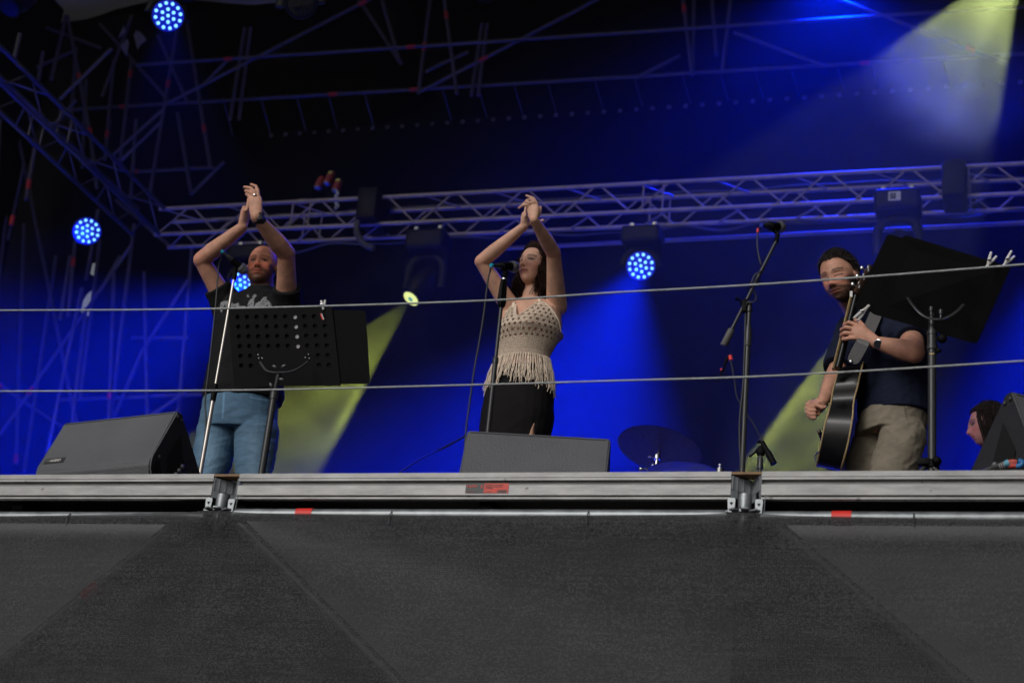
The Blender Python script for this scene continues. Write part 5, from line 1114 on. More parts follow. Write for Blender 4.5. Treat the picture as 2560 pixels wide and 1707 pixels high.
# ------------------------------------------------------------------ the guitarist
Y2 = 1.84
gp = thing('person', (at(2225, 1100, Y2).x, Y2, 0), 'man in a navy t-shirt and khaki shorts looking down while playing guitar', 'person')
GSK = (.58, .30, .205)
hg = Head(at(2099, 695, Y2 - .14), (-.36, -1, -.34), roll=.15, k=1.10, jaw=1., feat=1.1)
b = MB(); hg.add(b, 1.0); nbg = at(2150, 790, Y2 + .02); hg.neck(b, nbg, .056, .062)
SG = Vector((.62, -.78, 0)).normalized()
rows = [(at(2235, 1090, Y2), .16, .115), (at(2236, 1030, Y2), .165, .12), (at(2234, 960, Y2), .17, .12), (at(2225, 880, Y2), .18, .12), (at(2210, 820, Y2), .175, .11), (at(2190, 795, Y2), .12, .08), (at(2168, 785, Y2), .07, .06)]
torso(b, rows, SG)
S2 = at(2272, 826, Y2 - .13); E2 = reach(S2, 2286, 882, .27); W2 = at(2190, 856, E2.y + .04)
limb(b, [S2, S2.lerp(E2, .5), E2], [.062, .056, .048]); limb(b, [E2, E2.lerp(W2, .3), W2], [.047, .049, .029])
S1 = at(2125, 830, Y2 + .10); E1 = reach(S1, 2094, 925, .28); W1 = reach(E1, 2058, 1003, .24)
limb(b, [S1, S1.lerp(E1, .5), E1], [.060, .052, .045]); limb(b, [E1, E1.lerp(W1, .3), W1], [.046, .046, .028])
# left hand on the guitar neck
Kg = at(2142, 828, W2.y + .0)
b.tube([W2, W2.lerp(Kg, .4), W2.lerp(Kg, .85), at(2132, 826, W2.y)], [.028, .036, .043, .040], 14, flat=[.9, .55, .5, .45], side=(0.1, 0, 1))
for pts in ([(2140, 812), (2122, 806, -.006), (2111, 812, .02), (2110, 818, .045)], [(2134, 822, -.006), (2114, 818, -.012), (2104, 824, .015), (2105, 831, .045)], [(2134, 834, -.006), (2113, 832, -.012), (2103, 838, .015), (2106, 844, .04)], [(2138, 845, -.004), (2120, 846, -.008), (2108, 848, .012), (2110, 853, .035)]):
    finger(b, plane_pts(W2, pts), .0108, .0088)
finger(b, plane_pts(W2, [(2160, 818, .01), (2148, 804, .02), (2138, 800, .03)]), .0125, .010)
# right hand: a loose fist with the pick
b.tube([W1, W1.lerp(at(2036, 1022, W1.y), .5), at(2038, 1020, W1.y)], [.028, .036, .036], 14, flat=[.9, .65, .6], side=(.3, 0, 1))
for i, (y0, dx) in enumerate(((1009, 0), (1018, -2), (1028, -1), (1037, 3))):
    finger(b, plane_pts(W1, [(2044, y0 - 2), (2027 + dx, y0 - 5, -.008), (2018 + dx, y0 + 1, -.012), (2028 + dx, y0 + 8, -.026), (2038, y0 + 8, -.024)]), .0105, .0085)
finger(b, plane_pts(W1, [(2050, 1006, -.01), (2042, 1012, -.035), (2056, 1019, -.042), (2063, 1017, -.04)]), .0115, .0085)
lgg = []
for x0, y0, x1, y1, dy in ((2198, 1088, 2170, 1165, .07), (2256, 1088, 2232, 1170, -.07)):
    hp = at(x0, y0, Y2 + dy); md = at(x1, y1, Y2 + dy); kn = Vector((md.x, md.y, .47)); an = Vector((md.x, md.y + .03, .09)); limb(b, [hp, md, kn, an], [.085, .072, .055, .04]); lgg.append((kn, an))
for kn, an in lgg: shoe(b, an, (-.5, -1, 0))
def gcol(co, no):
    c = paint_face(hg.loc(co), GSK, beard=.95, beardc=(.04, .028, .022), scalp=.9, scalpc=(.03, .022, .018), closed=True, brow=(.04, .025, .018), red=.10, mus=.8, lips=(.34, .12, .09))
    d_ = np.linalg.norm(co - np.array(E2), axis=1); c *= 1 + (np.exp(-(d_ / .07) ** 2) * .25)[:, None] * np.array([.1, -.3, -.2]); c *= (1 + .08 * snoise(co, 50.))[:, None]; return c
fuse(b, 'body', SKIN, gp, .0026, 6, gcol, origin=gp.location)
def gmask(L):
    q = L.copy(); q[:, 2] += .0045 * snoise(L, 190.) + .003 * snoise(L, 420., 3.) - .012 * G(np.abs(L[:, 0]) - .042, .012) * (L[:, 1] > .02); return hair_mask(q, .074, .040)
gh = hair_shell(hg, 'hair', HAIRM, gp, (.028, .023, .023), .004, .003, 330., gmask, 200, 150)
def tufts(h, parent, mask, n, ln, rad, col, seed, lift=.5):
    rs = random.Random(seed); mb = MB(); v, f = h.v, h.f; mk = mask(v); idx = [i for i in range(len(v)) if mk[i] > .35]; 
    for _ in range(n):
        i = rs.choice(idx); p = Vector(v[i]); o = Vector((0, -.01, 0)); d_ = (p - o).normalized(); fl = Vector((rs.uniform(-.7, .7), .5 + rs.uniform(-.6, .6), rs.uniform(-.5, .5))); fl = (fl - d_ * fl.dot(d_)).normalized()
        L_ = ln * rs.uniform(.6, 1.3) * (.5 + .5 * min(1, max(0, (p.z + .02) / .08))); q = p + d_ * .002; mb.tube([h.w(q), h.w(q + d_ * L_ * lift + fl * L_ * .35), h.w(q + d_ * L_ * (lift + .15) + fl * L_)], [rad, rad * .8, rad * .25], 4)
    o = mb.build('tufts', HAIRM, parent, True, origin=h.w((0, 0, .1))); setcol(o, col, .45)
tufts(hg, gh, gmask, 3600, .017, .0013, (.060, .050, .050), 4)
NAVY = (.012, .016, .036)
b = MB(); rows = [(at(2238, 1045, Y2), .192, .15), (at(2238, 1020, Y2), .194, .155), (at(2236, 960, Y2), .198, .155), (at(2227, 890, Y2), .208, .150), (at(2214, 840, Y2), .205, .135), (at(2196, 808, Y2), .165, .11), (at(2174, 790, Y2), .11, .09), (at(2158, 780, Y2 - .01), .074, .070)]
torso(b, rows, SG)
b.tube([S2 + Vector((-.10, .02, -.04)), S2 + Vector((-.01, 0, .0)), S2.lerp(E2, .30), S2.lerp(E2, .50)], [.10, .092, .082, .080], 18)
b.tube([S1 + Vector((.05, .02, -.03)), S1, S1.lerp(E1, .5), S1.lerp(E1, .95)], [.085, .080, .076, .074], 18)
fuse(b, 't_shirt', FABRIC, gp, .0048, 3, lambda co, no: np.tile(np.array(NAVY), (len(co), 1)) * (1 + .12 * snoise(co, 25.))[:, None], lambda co, no: wrinkle(co, no, .0036, 20, (1, 1, 1.4), 4), origin=gp.location)
b = MB(); torso(b, [(at(2222, 1090, Y2), .180, .135), (at(2230, 1050, Y2), .180, .145), (at(2236, 1020, Y2), .172, .140), (at(2238, 1000, Y2), .165, .13)], SG)
for x0, y0, x1, y1 in ((2198, 1088, 2170, 1165), (2256, 1088, 2232, 1170)):
    hp = at(x0, y0, Y2); dy = .07 if x0 < 2200 else -.07; hp = at(x0, y0, Y2 + dy); md = at(x1, y1, Y2 + dy); limb(b, [hp, md, Vector((md.x, md.y, .42))], [.108, .104, .100])
def kcol(co, no):
    x, y = projn(co); c = np.tile(np.array((.235, .205, .155)), (len(co), 1)) * (1 + .14 * snoise(co, 14.) + .08 * snoise(co, 90., 2, (1, 1, 2)))[:, None]
    pk = np.exp(-((x - (2262 + (y - 1020) * .22)) / 1.5) ** 2) * (y > 1012) * (y < 1050); return c * (1 - .45 * pk[:, None])
fuse(b, 'shorts', FABRIC, gp, .005, 2, kcol, lambda co, no: wrinkle(co, no, .0065, 17, (1.2, 1.2, 1.5), 9), origin=gp.location)
dd = (E2 - W2).normalized(); q = W2 + dd * .022; m_ = MB(); m_.tube([q - dd * .011, q + dd * .011], [.0315, .0325], 20, flat=.92, side=(0, 0, 1)); wb = m_.build('watch', PLASTIC, gp, True, origin=q)
m_ = MB(); n_ = Vector((-.25, -1, -.45)).normalized(); m_.lathe(q + n_ * .028, n_, [(0, .021), (.006, .021), (.008, .018)], 24); wf = m_.build('watch_case', CHROME, wb, True, origin=q)
m_ = MB(); m_.lathe(q + n_ * .0362, n_, [(0, .0175), (.0008, .0175)], 24); m_.build('watch_dial', mat('dial', (.01, .012, .02), .15, coat=1), wb, True, origin=q)
rp = plane_pts(W2, [(2110, 833, .0)])[0]; m_ = MB(); m_.tube([rp + Vector((-.003, 0, 0)), rp + Vector((.003, 0, .001))], [.0125, .0125], 14); m_.build('ring', CHROME, gp, True, origin=rp)

# ------------------------------------------------------------------ acoustic guitar, held upright with its side to the viewer
YG = W2.y + .015
GBLK = mat('gloss black lacquer', (.004, .004, .0045), .28, var=.3, vscale=12, spec=.3, coat=.15); BIND = mat('cream binding', (.42, .30, .15), .4, var=.2, vscale=60); ROSE = mat('rosewood', (.05, .025, .015), .5, var=.3, vscale=50)
gt = thing('acoustic_guitar', at(2100, 1060, YG), 'black acoustic guitar with cream binding, held upright edge-on by the man in navy', 'guitar')
Lp = [(2097, 905), (2093, 925), (2085, 955), (2080, 975), (2076, 1000), (2069, 1030), (2059, 1070), (2050, 1110), (2043, 1140), (2039, 1157)]
Rp = [(2160, 893), (2155, 915), (2150, 938), (2144, 965), (2138, 985), (2134, 1010), (2133, 1035), (2128, 1070), (2120, 1110), (2110, 1145), (2102, 1170)]
Lp = spline([at(x, y, YG) for x, y in Lp], 4); Rp = spline([at(x, y, YG) for x, y in Rp], 4)
def res(P, n):
    d = [0]; 
    for i in range(1, len(P)): d.append(d[-1] + (P[i] - P[i - 1]).length)
    out = []
    for k in range(n):
        s = d[-1] * k / (n - 1); j = min(max([i for i in range(len(d)) if d[i] <= s + 1e-9]), len(P) - 2); f = (s - d[j]) / max(d[j + 1] - d[j], 1e-9); out.append(P[j].lerp(P[j + 1], f))
    return out
n_ = 40; Lr, Rr = res(Lp, n_), res(Rp, n_); depth = []
# half width of the guitar body (away from the viewer) along its length: upper bout, waist, lower bout
def hwd(s): return max(.02, .36 * (math.sin(math.pi * min(max(s, .0), 1.)) ** .38) * (.80 + .22 * s - .24 * math.exp(-((s - .36) / .13) ** 2)))
rim = []; D_ = Vector((-.11, 1, .26)).normalized()
mb = MB(); v = []
for i in range(n_):
    s = i / (n_ - 1); wv_ = hwd(s) ; off = (.36 * 1.02 - wv_) * .5; a, c = Lr[i], Rr[i]
    f0 = D_ * off; f1 = D_ * (off + wv_); v += [a + f0, c + f0, c + f1, a + f1]
fs = [(4 * i + k, 4 * i + (k + 1) % 4, 4 * i + 4 + (k + 1) % 4, 4 * i + 4 + k) for i in range(n_ - 1) for k in range(4)] + [(3, 2, 1, 0), (4 * n_ - 4, 4 * n_ - 3, 4 * n_ - 2, 4 * n_ - 1)]
mb.add(v, fs); mb.build('body', GBLK, gt, True, origin=at(2100, 1060, YG))
for nm, kk in (('soundboard_binding', 0), ('back_binding', 1)):
    mb = MB(); mb.tube([v[4 * i + kk] + (Rr[i] - Lr[i]).normalized() * (.002 if kk == 0 else -.002) - D_ * .001 for i in range(n_)], .0042, 8); mb.build(nm, BIND, gt, True, origin=v[kk])
# waist ribs sheen lines / seams on the side
N0 = Lr[0] + D_ * .17; n0 = at(2099, 905, YG + .02); n1 = at(2140, 740, YG + .06); n2 = at(2178, 672, YG + .09)
mb = MB(); mb.tube([n0 + (n0 - n1) * .1, n0, n1], [.024, .022, .019], 12, flat=.8); nk = mb.build('neck', GBLK, gt, True, origin=n0)
fbd = Vector((-.020, -.006, -.004)); mb = MB(); mb.tube([n0 + fbd + (n0 - n1) * .1, n0 + fbd, n1 + fbd], .0075, 8, flat=2.2, side=(1, 0, .2)); mb.build('fretboard', BIND, gt, True, origin=n0)
mb = MB(); mb.tube([n1, n1.lerp(n2, .3), n2], [.016, .020, .018], 8, flat=2.0, side=(1, 0, .2)); hd_ = mb.build('headstock', ROSE, gt, True, origin=n1)
for k in range(3):
    p = n1.lerp(n2, .25 + .30 * k); mb = MB(); mb.tube([p, p + Vector((-.028, -.03, .010))], .005, 8); mb.ball(p + Vector((-.030, -.034, .012)), .0095, (1, .6, 1.2)); mb.tube([p + Vector((.0, -.03, -.01)), p + Vector((0, -.03, .022))], .006, 8); mb.build('tuning_peg', CHROME, hd_, True, origin=p)
mb = MB(); mb.box(n1 + Vector((-.02, -.02, 0)), (.012, .012, .03)); mb.build('nut', WHITE, gt, origin=n1)
mb = MB(); p = Lr[28] + D_ * .12 + Vector((-.008, 0, 0)); mb.rbox(p, (.014, .16, .022), b=.004); mb.build('bridge', ROSE, gt, origin=p)
p = at(2044, 1150, YG - .01); mb = MB(); mb.tube(spline([at(2048, 1128, YG - .01), at(2036, 1140, YG - .02), at(2040, 1152, YG - .02)], 5), .004, 8); mb.build('jack_lead', mat('blue sheen cable', (.02, .03, .12), .4), gt, True, origin=p)
# strap
STR = mat('grey leather strap', (.11, .105, .105), .55, bump=.2, bscale=200); STRD = mat('dark leather strap', (.018, .018, .020), .5, bump=.2, bscale=200)
def ribbon(P, W, th, name, m, parent):
    P = [Vector(p) for p in P]; v = []
    for i, p in enumerate(P):
        t = (P[min(i + 1, len(P) - 1)] - P[max(i - 1, 0)]).normalized(); vw = (p - Vector(CAM)).normalized(); w = t.cross(vw).normalized()
        n_ = Vector((0, 1, 0)); n_ = (n_ - t * n_.dot(t)).normalized(); w = t.cross(n_).normalized()
        v += [p - w * W[i] - n_ * th, p + w * W[i] - n_ * th, p + w * W[i] + n_ * th, p - w * W[i] + n_ * th]
    k = len(P); f = [(4 * i + j, 4 * i + (j + 1) % 4, 4 * i + 4 + (j + 1) % 4, 4 * i + 4 + j) for i in range(k - 1) for j in range(4)] + [(3, 2, 1, 0), (4 * k - 4, 4 * k - 3, 4 * k - 2, 4 * k - 1)]
    mb = MB(); mb.add(v, f); return mb.build(name, m, parent, False, origin=P[0])
P_ = spline([at(2192, 780, YG + .10), at(2177, 815, YG + .02), at(2160, 850, YG - .03), at(2152, 866, YG - .036)], 6); ribbon(P_, [.030] * len(P_), .0015, 'strap', STR, gt)
P_ = spline([at(2155, 860, YG - .040), at(2143, 882, YG - .040), at(2134, 899, YG - .038), at(2129, 909, YG - .036)], 6); n_s = len(P_); ribbon(P_, [.031 * math.sqrt(max(0.02, 1 - (i / (n_s - 1)) ** 4)) for i in range(n_s)], .002, 'strap_end', STRD, gt)
c = at(2127, 903, YG - .045); mb = MB(); mb.ball(c, .009, (1, .5, 1)); mb.build('strap_button', CHROME, gt, True, origin=c)

# ------------------------------------------------------------------ the woman at the drums, mostly hidden
Y3 = 3.3; dr = thing('person', (at(2500, 1140, Y3).x, Y3 + .1, 0), 'dark haired person in profile half hidden behind the right monitor', 'person')
hd = Head(at(2468, 1064, Y3), (-1, -.10, -.10), roll=.02, k=1.02, feat=1.15, jaw=.9)
b = MB(); hd.add(b); nbd = at(2492, 1150, Y3 + .02); hd.neck(b, nbd, .048, .054)
torso(b, [(nbd + Vector((.05, 0, -.45)), .13, .15), (nbd + Vector((.03, 0, -.2)), .12, .17), (nbd + Vector((.02, 0, -.05)), .09, .16), (nbd, .05, .055)], (1, 0, 0))
Sd = nbd + Vector((.02, -.15, -.08)); Ed = Sd + Vector((-.03, -.06, -.27)); Hd = Ed + Vector((-.25, -.06, .02)); limb(b, [Sd, Ed, Hd], [.05, .04, .026]); b.capsule(Hd, Hd + Vector((-.08, 0, 0)), .035, .028)
Sd = nbd + Vector((.02, .15, -.08)); Ed = Sd + Vector((-.03, .06, -.27)); Hd2 = Ed + Vector((-.25, .02, .02)); limb(b, [Sd, Ed, Hd2], [.05, .04, .026]); b.capsule(Hd2, Hd2 + Vector((-.08, 0, 0)), .035, .028)
for s in (-.12, .12): p = nbd + Vector((.05, s, -.45)); limb(b, [p, Vector((p.x - .42, p.y, .50)), Vector((p.x - .40, p.y, .06))], [.085, .065, .045])
fuse(b, 'body', SKIN, dr, .0035, 3, lambda co, no: paint_face(hd.loc(co), (.36, .17, .17), scalp=1, scalpc=(.015, .01, .01), lips=(.4, .1, .12)), origin=nbd)
def dmask(L): return hair_mask(L, .072, .050)
ds = hair_shell(hd, 'hair', HAIRM, dr, (.014, .010, .010), .014, .004, 120., dmask)
mb = MB(); rs = random.Random(8)
for i in range(620):
    a = rs.uniform(.9, 2 * math.pi - .9); e = rs.uniform(.0, 1.2); d_ = Vector((math.sin(a) * math.cos(e), math.cos(a) * math.cos(e), math.sin(e))); root = Vector((d_.x * .078, -.014 + d_.y * .098, .026 + d_.z * .097)); sx = 1 if root.x > 0 else -1
    P_ = spline([root, root + d_ * .015, Vector((max(abs(root.x), .05) * sx * 1.25, min(root.y, .05) * 1.1, -.02)), Vector((max(abs(root.x), .045) * sx * 1.3, min(root.y, .045) * 1.0 - .02, -.20 + rs.uniform(-.03, .03)))], 6)
    mb.tube([hd.w(p) for p in P_], [.0024 * (1 - .7 * k / len(P_)) for k in range(len(P_))], 5)
o = mb.build('strands', HAIRM, ds, True, origin=hd.w((0, 0, .1))); setcol(o, (.014, .010, .010), .3)
b = MB(); torso(b, [(nbd + Vector((.05, 0, -.48)), .16, .19), (nbd + Vector((.03, 0, -.2)), .145, .20), (nbd + Vector((.02, 0, -.06)), .11, .19), (nbd + Vector((0, 0, -.0)), .06, .08)], (1, 0, 0)); fuse(b, 'top', FABRIC, dr, .007, 3, lambda co, no: np.tile(np.array((.015, .015, .02)), (len(co), 1)), origin=nbd)
b = MB(); p = nbd + Vector((.07, 0, -.62)); mb = b; mb.lathe((p.x, p.y, 0), (0, 0, 1), [(0, .2), (.02, .2), (.03, .03), (.40, .03), (.42, .17), (p.z - .0, .17)], 20); tag(mb.build('drum_stool', BLACKM, None, True, origin=(p.x, p.y, 0)), 'black drum stool under the person behind the right monitor', 'stool')
# ------------------------------------------------------------------ lamps
LEDW = emit('led white blue', (.22, .62, 1.0), 2.0); LEDF = emit('led face', (0.0, .02, 1), .30); 
def wash(px, py, Y, aim, lab, r=.15, lamp=None, power=300, col=(0, .016, 1), cone=70, blend=.6, yoke=True, fall='Linear'):
    c = at(px, py, Y); f = (Vector(aim) - c).normalized(); r_ = r
    t = thing('wash_light', c, lab, 'stage light', 'blue led wash lights')
    mb = MB(); mb.lathe(c - f * .30, f, [(0, .06), (.02, .11), (.12, .14), (.24, r_ + .01), (.30, r_ + .014), (.305, r_ + .014), (.305, r_)], 28); mb.build('housing', BLACKM, t, True, origin=c)
    mb = MB(); mb.lathe(c + f * .004, f, [(0, r_), (.004, r_), (.005, r_ - .004)], 28); mb.build('face', LEDF, t, True, origin=c)
    u = f.cross(Vector((0, 0, 1))).normalized(); w = u.cross(f); mb = MB()
    sp = [(0, 0)] + [(.40 * r_, k * math.pi / 3 + .3) for k in range(6)] + [(.79 * r_, k * math.pi / 6 + .15) for k in range(12)]
    for q, a in sp: mb.ball(c + f * .010 + u * q * math.cos(a) + w * q * math.sin(a), .0165 * r / .15, n=10)
    mb.build('led_cluster', LEDW, t, True, origin=c)
    if yoke:
        top = c + Vector((0, .02, .33)); mb = MB()
        arc = [c - f * .14 + u * ((r_ + .04) * math.cos(a)) + Vector((0, 0, 1)) * ((r_ + .07) * math.sin(a)) for a in [i * math.pi / 12 for i in range(13)]]
        mb.tube(arc, .018, 8, flat=2); mb.build('yoke', BLACKM, t, True, origin=arc[0])
        mb = MB(); b = c - f * .14 + Vector((0, 0, r_ + .18)); mb.rbox(b, (.42, .30, .20), b=.04); mb.build('base', BLACKM, t, origin=b)
        mb = MB(); 
        for s in (-.12, .12): mb.rbox(b + Vector((s, 0, .13)), (.05, .06, .10), b=.01)
        mb.build('clamp', ALU, t, origin=b)
    d = bpy.data.lights.new('wash_lamp', 'SPOT'); d.energy = power; d.color = col; d.spot_size = R(cone); d.spot_blend = blend; d.shadow_soft_size = .08
    d.use_nodes = True; nt = d.node_tree; em = nt.nodes['Emission']; lf = nt.nodes.new('ShaderNodeLightFalloff'); lf.inputs['Strength'].default_value = 1; nt.links.new(lf.outputs[fall], em.inputs['Strength'])
    l = bpy.data.objects.new('wash_lamp', d); C.objects.link(l); l.parent = t
    la = Vector(lamp) if lamp is not None else f
    l.location = la.normalized() * .03 if lamp is None else f * .05; l.rotation_euler = (la).to_track_quat('-Z', 'Y').to_euler()
    return t
CAMV = Vector(CAM)
wash(420, 40, 6.2, CAMV + Vector((1.0, 0, .2)), 'blue wash light at the top left, the largest and nearest of the lit ones', power=700, cone=60, lamp=(.1, .2, -1), fall='Quadratic')
wash(218, 578, 8.6, CAMV + Vector((2.6, 0, 2.5)), 'blue wash light at far left below the side truss, turned slightly away', power=5000, cone=70, blend=1, lamp=(-.9, .1, -.35), yoke=False)
wash(1602, 665, 9.6, CAMV + Vector((0, 0, 1.0)), 'blue wash light hanging under the long truss right of the brown haired singer', power=38000, cone=80, blend=1, lamp=(-.30, -.10, -.95))
wash(612, 706, 9.6, CAMV + Vector((.3, 0, 1.0)), 'blue wash light half hidden behind the head of the bald man', power=46000, cone=86, blend=1, lamp=(-.80, -.10, -.72))
wash(2640, 610, 9.6, CAMV + Vector((0, 0, 1.0)), 'blue wash light on the long truss just outside the right edge of the picture', power=23000, cone=64, blend=1, lamp=(-.08, -.1, -1))
wash(2085, -75, 11.4, CAMV + Vector((0, 0, 1.0)), 'blue wash light just above the top edge of the picture', power=6500, cone=90, lamp=(.0, -.15, -.9), fall='Quadratic', yoke=False)

YEL = emit('yellow lens', (.72, .80, .22), 1.3); LENSD = mat('dark lens', (.006, .008, .008), .08, coat=1.)
def moving_head(px, py, Y, d, lab, lit=True, fall='Constant', rk=1.6, bcol=(.70, .80, .10), body_px=None, rl=.092, power=900, cone=22, mark=False, hang=None):
    """px,py: the lens; d: where it points"""
    c = at(px, py, Y); f = Vector(d).normalized(); t = thing('moving_head', c, lab, 'stage light', 'moving head spotlights')
    mb = MB(); mb.lathe(c - f * .42, f, [(0, .07), (.02, .12), (.16, .15), (.30, .15), (.36, .12), (.42, rl + .02), (.425, rl + .02), (.425, rl)], 24); mb.build('head', BLACKM, t, True, origin=c)
    mb = MB(); mb.lathe(c + f * .004, f, [(0, rl), (.004, rl), (.010, rl * .6)], 24); ln = mb.build('lens', YEL if lit else LENSD, t, True, origin=c)
    if lit:
        mb = MB(); mb.lathe(c + f * .014, f, [(0, rl * .35), (.002, rl * .35)], 16); mb.build('gobo', emit('gobo centre', (.2, .6, .35), .5), t, True, origin=c)
    m0 = c - f * .24; u = Vector((1, 0, 0)); mb = MB()
    arc = [m0 + u * s * .20 + Vector((0, 0, z)) for s, z in ((-1, -.04), (-1, .12), (-.95, .24), (-.6, .33), (0, .35), (.6, .33), (.95, .24), (1, .12), (1, -.04))]
    mb.tube(spline(arc, 3), .028, 8, flat=1.8); mb.build('yoke', BLACKM, t, True, origin=m0)
    b = m0 + Vector((0, 0, .50)); mb = MB(); mb.rbox(b, (.46, .34, .24), b=.05, seg=3); mb.build('base', BLACKM, t, True, origin=b)
    mb = MB()
    for s in (-.14, .14): mb.rbox(b + Vector((s, -.05, .15)), (.05, .07, .07), b=.008)
    mb.build('clamp', mat('clamp grey', (.2, .2, .2), .5, .5), t, origin=b)
    if mark:
        mb = MB(); mk = b + Vector((-.02, -.175, .01)); mb.box(mk, (.12, .006, .10)); pl = mb.build('badge', mat('badge grey', (.25, .25, .27), .5), t, origin=mk)
        text('SI', .085, mk + Vector((-.045, -.005, -.03)), (1, 0, 0), (0, 0, 1), BLACKM, t, bold=.004)
    if lit:
        l_ = bpy.data.lights.new('beam_lamp', 'SPOT'); l_.energy = power; l_.color = bcol; l_.spot_size = R(cone); l_.spot_blend = .12; l_.shadow_soft_size = .03
        l_.use_nodes = True; nt = l_.node_tree; nt.nodes.clear(); out = nt.nodes.new('ShaderNodeOutputLight'); em = nt.nodes.new('ShaderNodeEmission'); nt.links.new(em.outputs[0], out.inputs[0])
        tc = nt.nodes.new('ShaderNodeTexCoord'); sx = nt.nodes.new('ShaderNodeSeparateXYZ'); nt.links.new(tc.outputs['Normal'], sx.inputs[0])
        def mth(op, a, b_=None):
            q = nt.nodes.new('ShaderNodeMath'); q.operation = op
            for i, s in enumerate((a, b_)):
                if s is None: continue
                if isinstance(s, (int, float)): q.inputs[i].default_value = s
                else: nt.links.new(s, q.inputs[i])
            return q.outputs[0]
        X = mth('DIVIDE', sx.outputs[0], sx.outputs[2]); Y_ = mth('DIVIDE', sx.outputs[1], sx.outputs[2])
        rr = mth('SQRT', mth('ADD', mth('MULTIPLY', X, X), mth('MULTIPLY', Y_, Y_))); rn = mth('DIVIDE', rr, math.tan(R(cone / 2)))
        ring = mth('MULTIPLY', mth('GREATER_THAN', rn, .80), 1.0)
        cb = nt.nodes.new('ShaderNodeCombineXYZ'); nt.links.new(X, cb.inputs[0]); nt.links.new(Y_, cb.inputs[1])
        nz = nt.nodes.new('ShaderNodeTexNoise'); nz.inputs['Scale'].default_value = 22; nt.links.new(cb.outputs[0], nz.inputs['Vector'])
        mr = nt.nodes.new('ShaderNodeMapRange'); mr.inputs['From Min'].default_value = .35; mr.inputs['From Max'].default_value = .65; mr.inputs['To Min'].default_value = .1; mr.inputs['To Max'].default_value = .55; nt.links.new(nz.outputs[0], mr.inputs['Value'])
        lf = nt.nodes.new('ShaderNodeLightFalloff'); lf.inputs['Strength'].default_value = 1
        nt.links.new(mth('MULTIPLY', lf.outputs[fall], mth('ADD', mth('MULTIPLY', ring, rk), mr.outputs[0])), em.inputs['Strength'])
        l = bpy.data.objects.new('beam_lamp', l_); C.objects.link(l); l.parent = t; l.location = f * .03; l.rotation_euler = f.to_track_quat('-Z', 'Y').to_euler()
    return t
def aimto(px, py, Y, qx, qy, Yq): return at(qx, qy, Yq) - at(px, py, Y)
moving_head(1028, 746, 9.75, aimto(1028, 746, 9.75, 735, 1060, 8.9), 'moving head between the clapping singers, throwing a yellow beam down left', cone=27, power=3000)
moving_head(2222, 668, 9.7, aimto(2222, 668, 9.7, 2005, 1100, 9.2), 'moving head hidden behind the guitarist, throwing a yellow beam down left', cone=17, power=3000, mark=True)
moving_head(2560, -108, 8.0, aimto(2560, -108, 8.0, 2440, 77, 7.9), 'moving head above the top right corner, throwing a pale yellow beam', cone=42, power=3400, rk=.6, bcol=(.66, .78, .26), fall='Quadratic')
moving_head(752, 10, 5.6, aimto(752, 10, 5.6, 752, 60, 4.3) , 'unlit moving head with a dark round lens at the top, left of the middle', lit=False, rl=.11)
moving_head(1220, -32, 5.6, aimto(752, 10, 5.6, 752, 60, 4.6), 'unlit moving head barely showing at the top middle', lit=False, rl=.11)
moving_head(20, 15, 5.2, aimto(40, 40, 5.2, -40, 120, 5.0), 'unlit moving head hanging in the top left corner', lit=False, rl=.11)
# red hoist hardware sitting on the truss
hz = at(818, 462, 10.2); t = thing('chain_hoist', hz, 'cluster of red and silver lifting gear on top of the long truss', 'chain hoist')
YELM = mat('yellow marking', (.3, .26, .02), .5); HOIST = mat('dull red casing', (.16, .008, .008), .6, var=.2)
for i, (x, y, dx_, dy_) in enumerate(((798, 455, 8, 24), (822, 443, 10, 26), (842, 462, 7, 24))):
    a = at(x + dx_, y - dy_ * .5, 10.2); b = at(x - dx_ * .4, y + dy_ * .6, 10.2); mb = MB(); mb.tube([a, a + (b - a) * .2, b], [.03, .045, .055], 10); o = mb.build('hook_block', HOIST, t, True, origin=a)
    mb = MB(); mb.ball(b, .05, (1, 1, .6)); mb.build('shackle', GALV, o, True, origin=b)
    if i: mb = MB(); mb.box((a + b) / 2 + Vector((.02, -.05, .04)), (.05, .01, .03)); mb.build('load_mark', YELM, o, origin=a)
mb = MB()
for k in range(9): q = at(842 + 3 * math.sin(k * 2.1), 480 + k * 5, 10.15); mb.ball(q, .022, (1, .7, 1.3), n=8)
mb.build('chain', GALV, t, True, origin=hz)

# ------------------------------------------------------------------ smoke in the light beams
hz_m = bpy.data.materials.new('stage haze'); hz_m.use_nodes = True; nt = hz_m.node_tree; nt.nodes.clear()
vo = nt.nodes.new('ShaderNodeVolumePrincipled'); vo.inputs['Color'].default_value = (.9, .92, 1, 1); vo.inputs['Density'].default_value = HAZE; vo.inputs['Anisotropy'].default_value = .5
oo = nt.nodes.new('ShaderNodeOutputMaterial'); nt.links.new(vo.outputs[0], oo.inputs['Volume'])
mb = MB(); mb.box((-4.5, 7.9, 5.0), (17.6, 9.2, 9.96)); h = mb.build('haze', hz_m); h['kind'] = 'stuff'

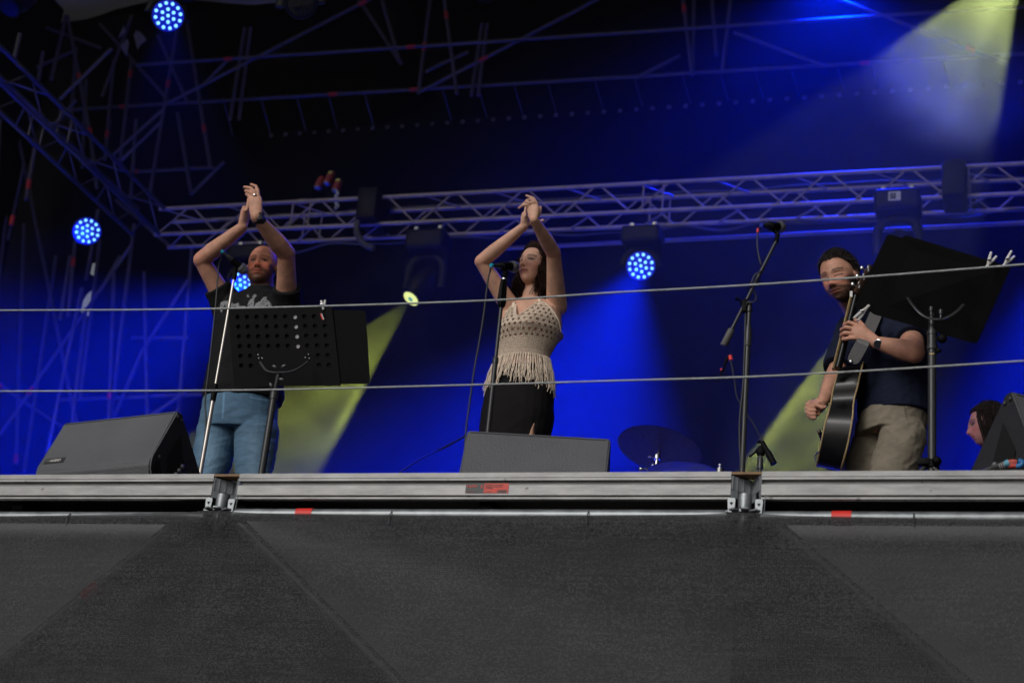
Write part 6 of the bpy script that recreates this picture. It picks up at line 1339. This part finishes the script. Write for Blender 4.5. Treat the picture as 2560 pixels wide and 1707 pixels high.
def smoke(c, sz, rot, dens, lab, sc=1.6, lo=.42, hi=.68, col=(.95, .97, 1)):
    m = bpy.data.materials.new('smoke'); m.use_nodes = True; nt = m.node_tree; nt.nodes.clear()
    v = nt.nodes.new('ShaderNodeVolumePrincipled'); v.inputs['Anisotropy'].default_value = .5; v.inputs['Color'].default_value = (*col, 1); o = nt.nodes.new('ShaderNodeOutputMaterial'); nt.links.new(v.outputs[0], o.inputs['Volume'])
    tc = nt.nodes.new('ShaderNodeTexCoord'); n = nt.nodes.new('ShaderNodeTexNoise'); n.inputs['Scale'].default_value = sc; n.inputs['Detail'].default_value = 4; n.inputs['Distortion'].default_value = .4; nt.links.new(tc.outputs['Object'], n.inputs['Vector'])
    r = nt.nodes.new('ShaderNodeMapRange'); r.inputs['From Min'].default_value = lo; r.inputs['From Max'].default_value = hi; r.inputs['To Min'].default_value = dens * .22; r.inputs['To Max'].default_value = dens; nt.links.new(n.outputs[0], r.inputs['Value'])
    dv = nt.nodes.new('ShaderNodeVectorMath'); dv.operation = 'DIVIDE'; nt.links.new(tc.outputs['Object'], dv.inputs[0]); dv.inputs[1].default_value = [max(s, .01) for s in sz]
    ln = nt.nodes.new('ShaderNodeVectorMath'); ln.operation = 'LENGTH'; nt.links.new(dv.outputs[0], ln.inputs[0])
    f = nt.nodes.new('ShaderNodeMapRange'); f.interpolation_type = 'SMOOTHSTEP'; f.inputs['From Min'].default_value = .98; f.inputs['From Max'].default_value = .6; nt.links.new(ln.outputs['Value'], f.inputs['Value'])
    mu = nt.nodes.new('ShaderNodeMath'); mu.operation = 'MULTIPLY'; nt.links.new(r.outputs[0], mu.inputs[0]); nt.links.new(f.outputs[0], mu.inputs[1]); nt.links.new(mu.outputs[0], v.inputs['Density'])
    mb = MB(); mb.ball((0, 0, 0), 1, sz, n=28); ob = mb.build('smoke', m); ob.location = c; ob.rotation_euler = rot; tag(ob, lab, 'smoke', None, 'stuff'); return ob
smoke(at(915, 905, 9.45), (.95, .6, 3.2), (0, R(33), 0), .065, 'drifting stage smoke in the yellow beam between the singers')
smoke(at(2035, 960, 9.4), (.8, .6, 2.6), (0, R(24), 0), .06, 'drifting stage smoke in the yellow beam left of the guitarist')
smoke(at(2440, 90, 8.0), (1.35, .9, 1.3), (0, 0, 0), .085, 'drifting stage smoke in the pale beam at the top right corner')
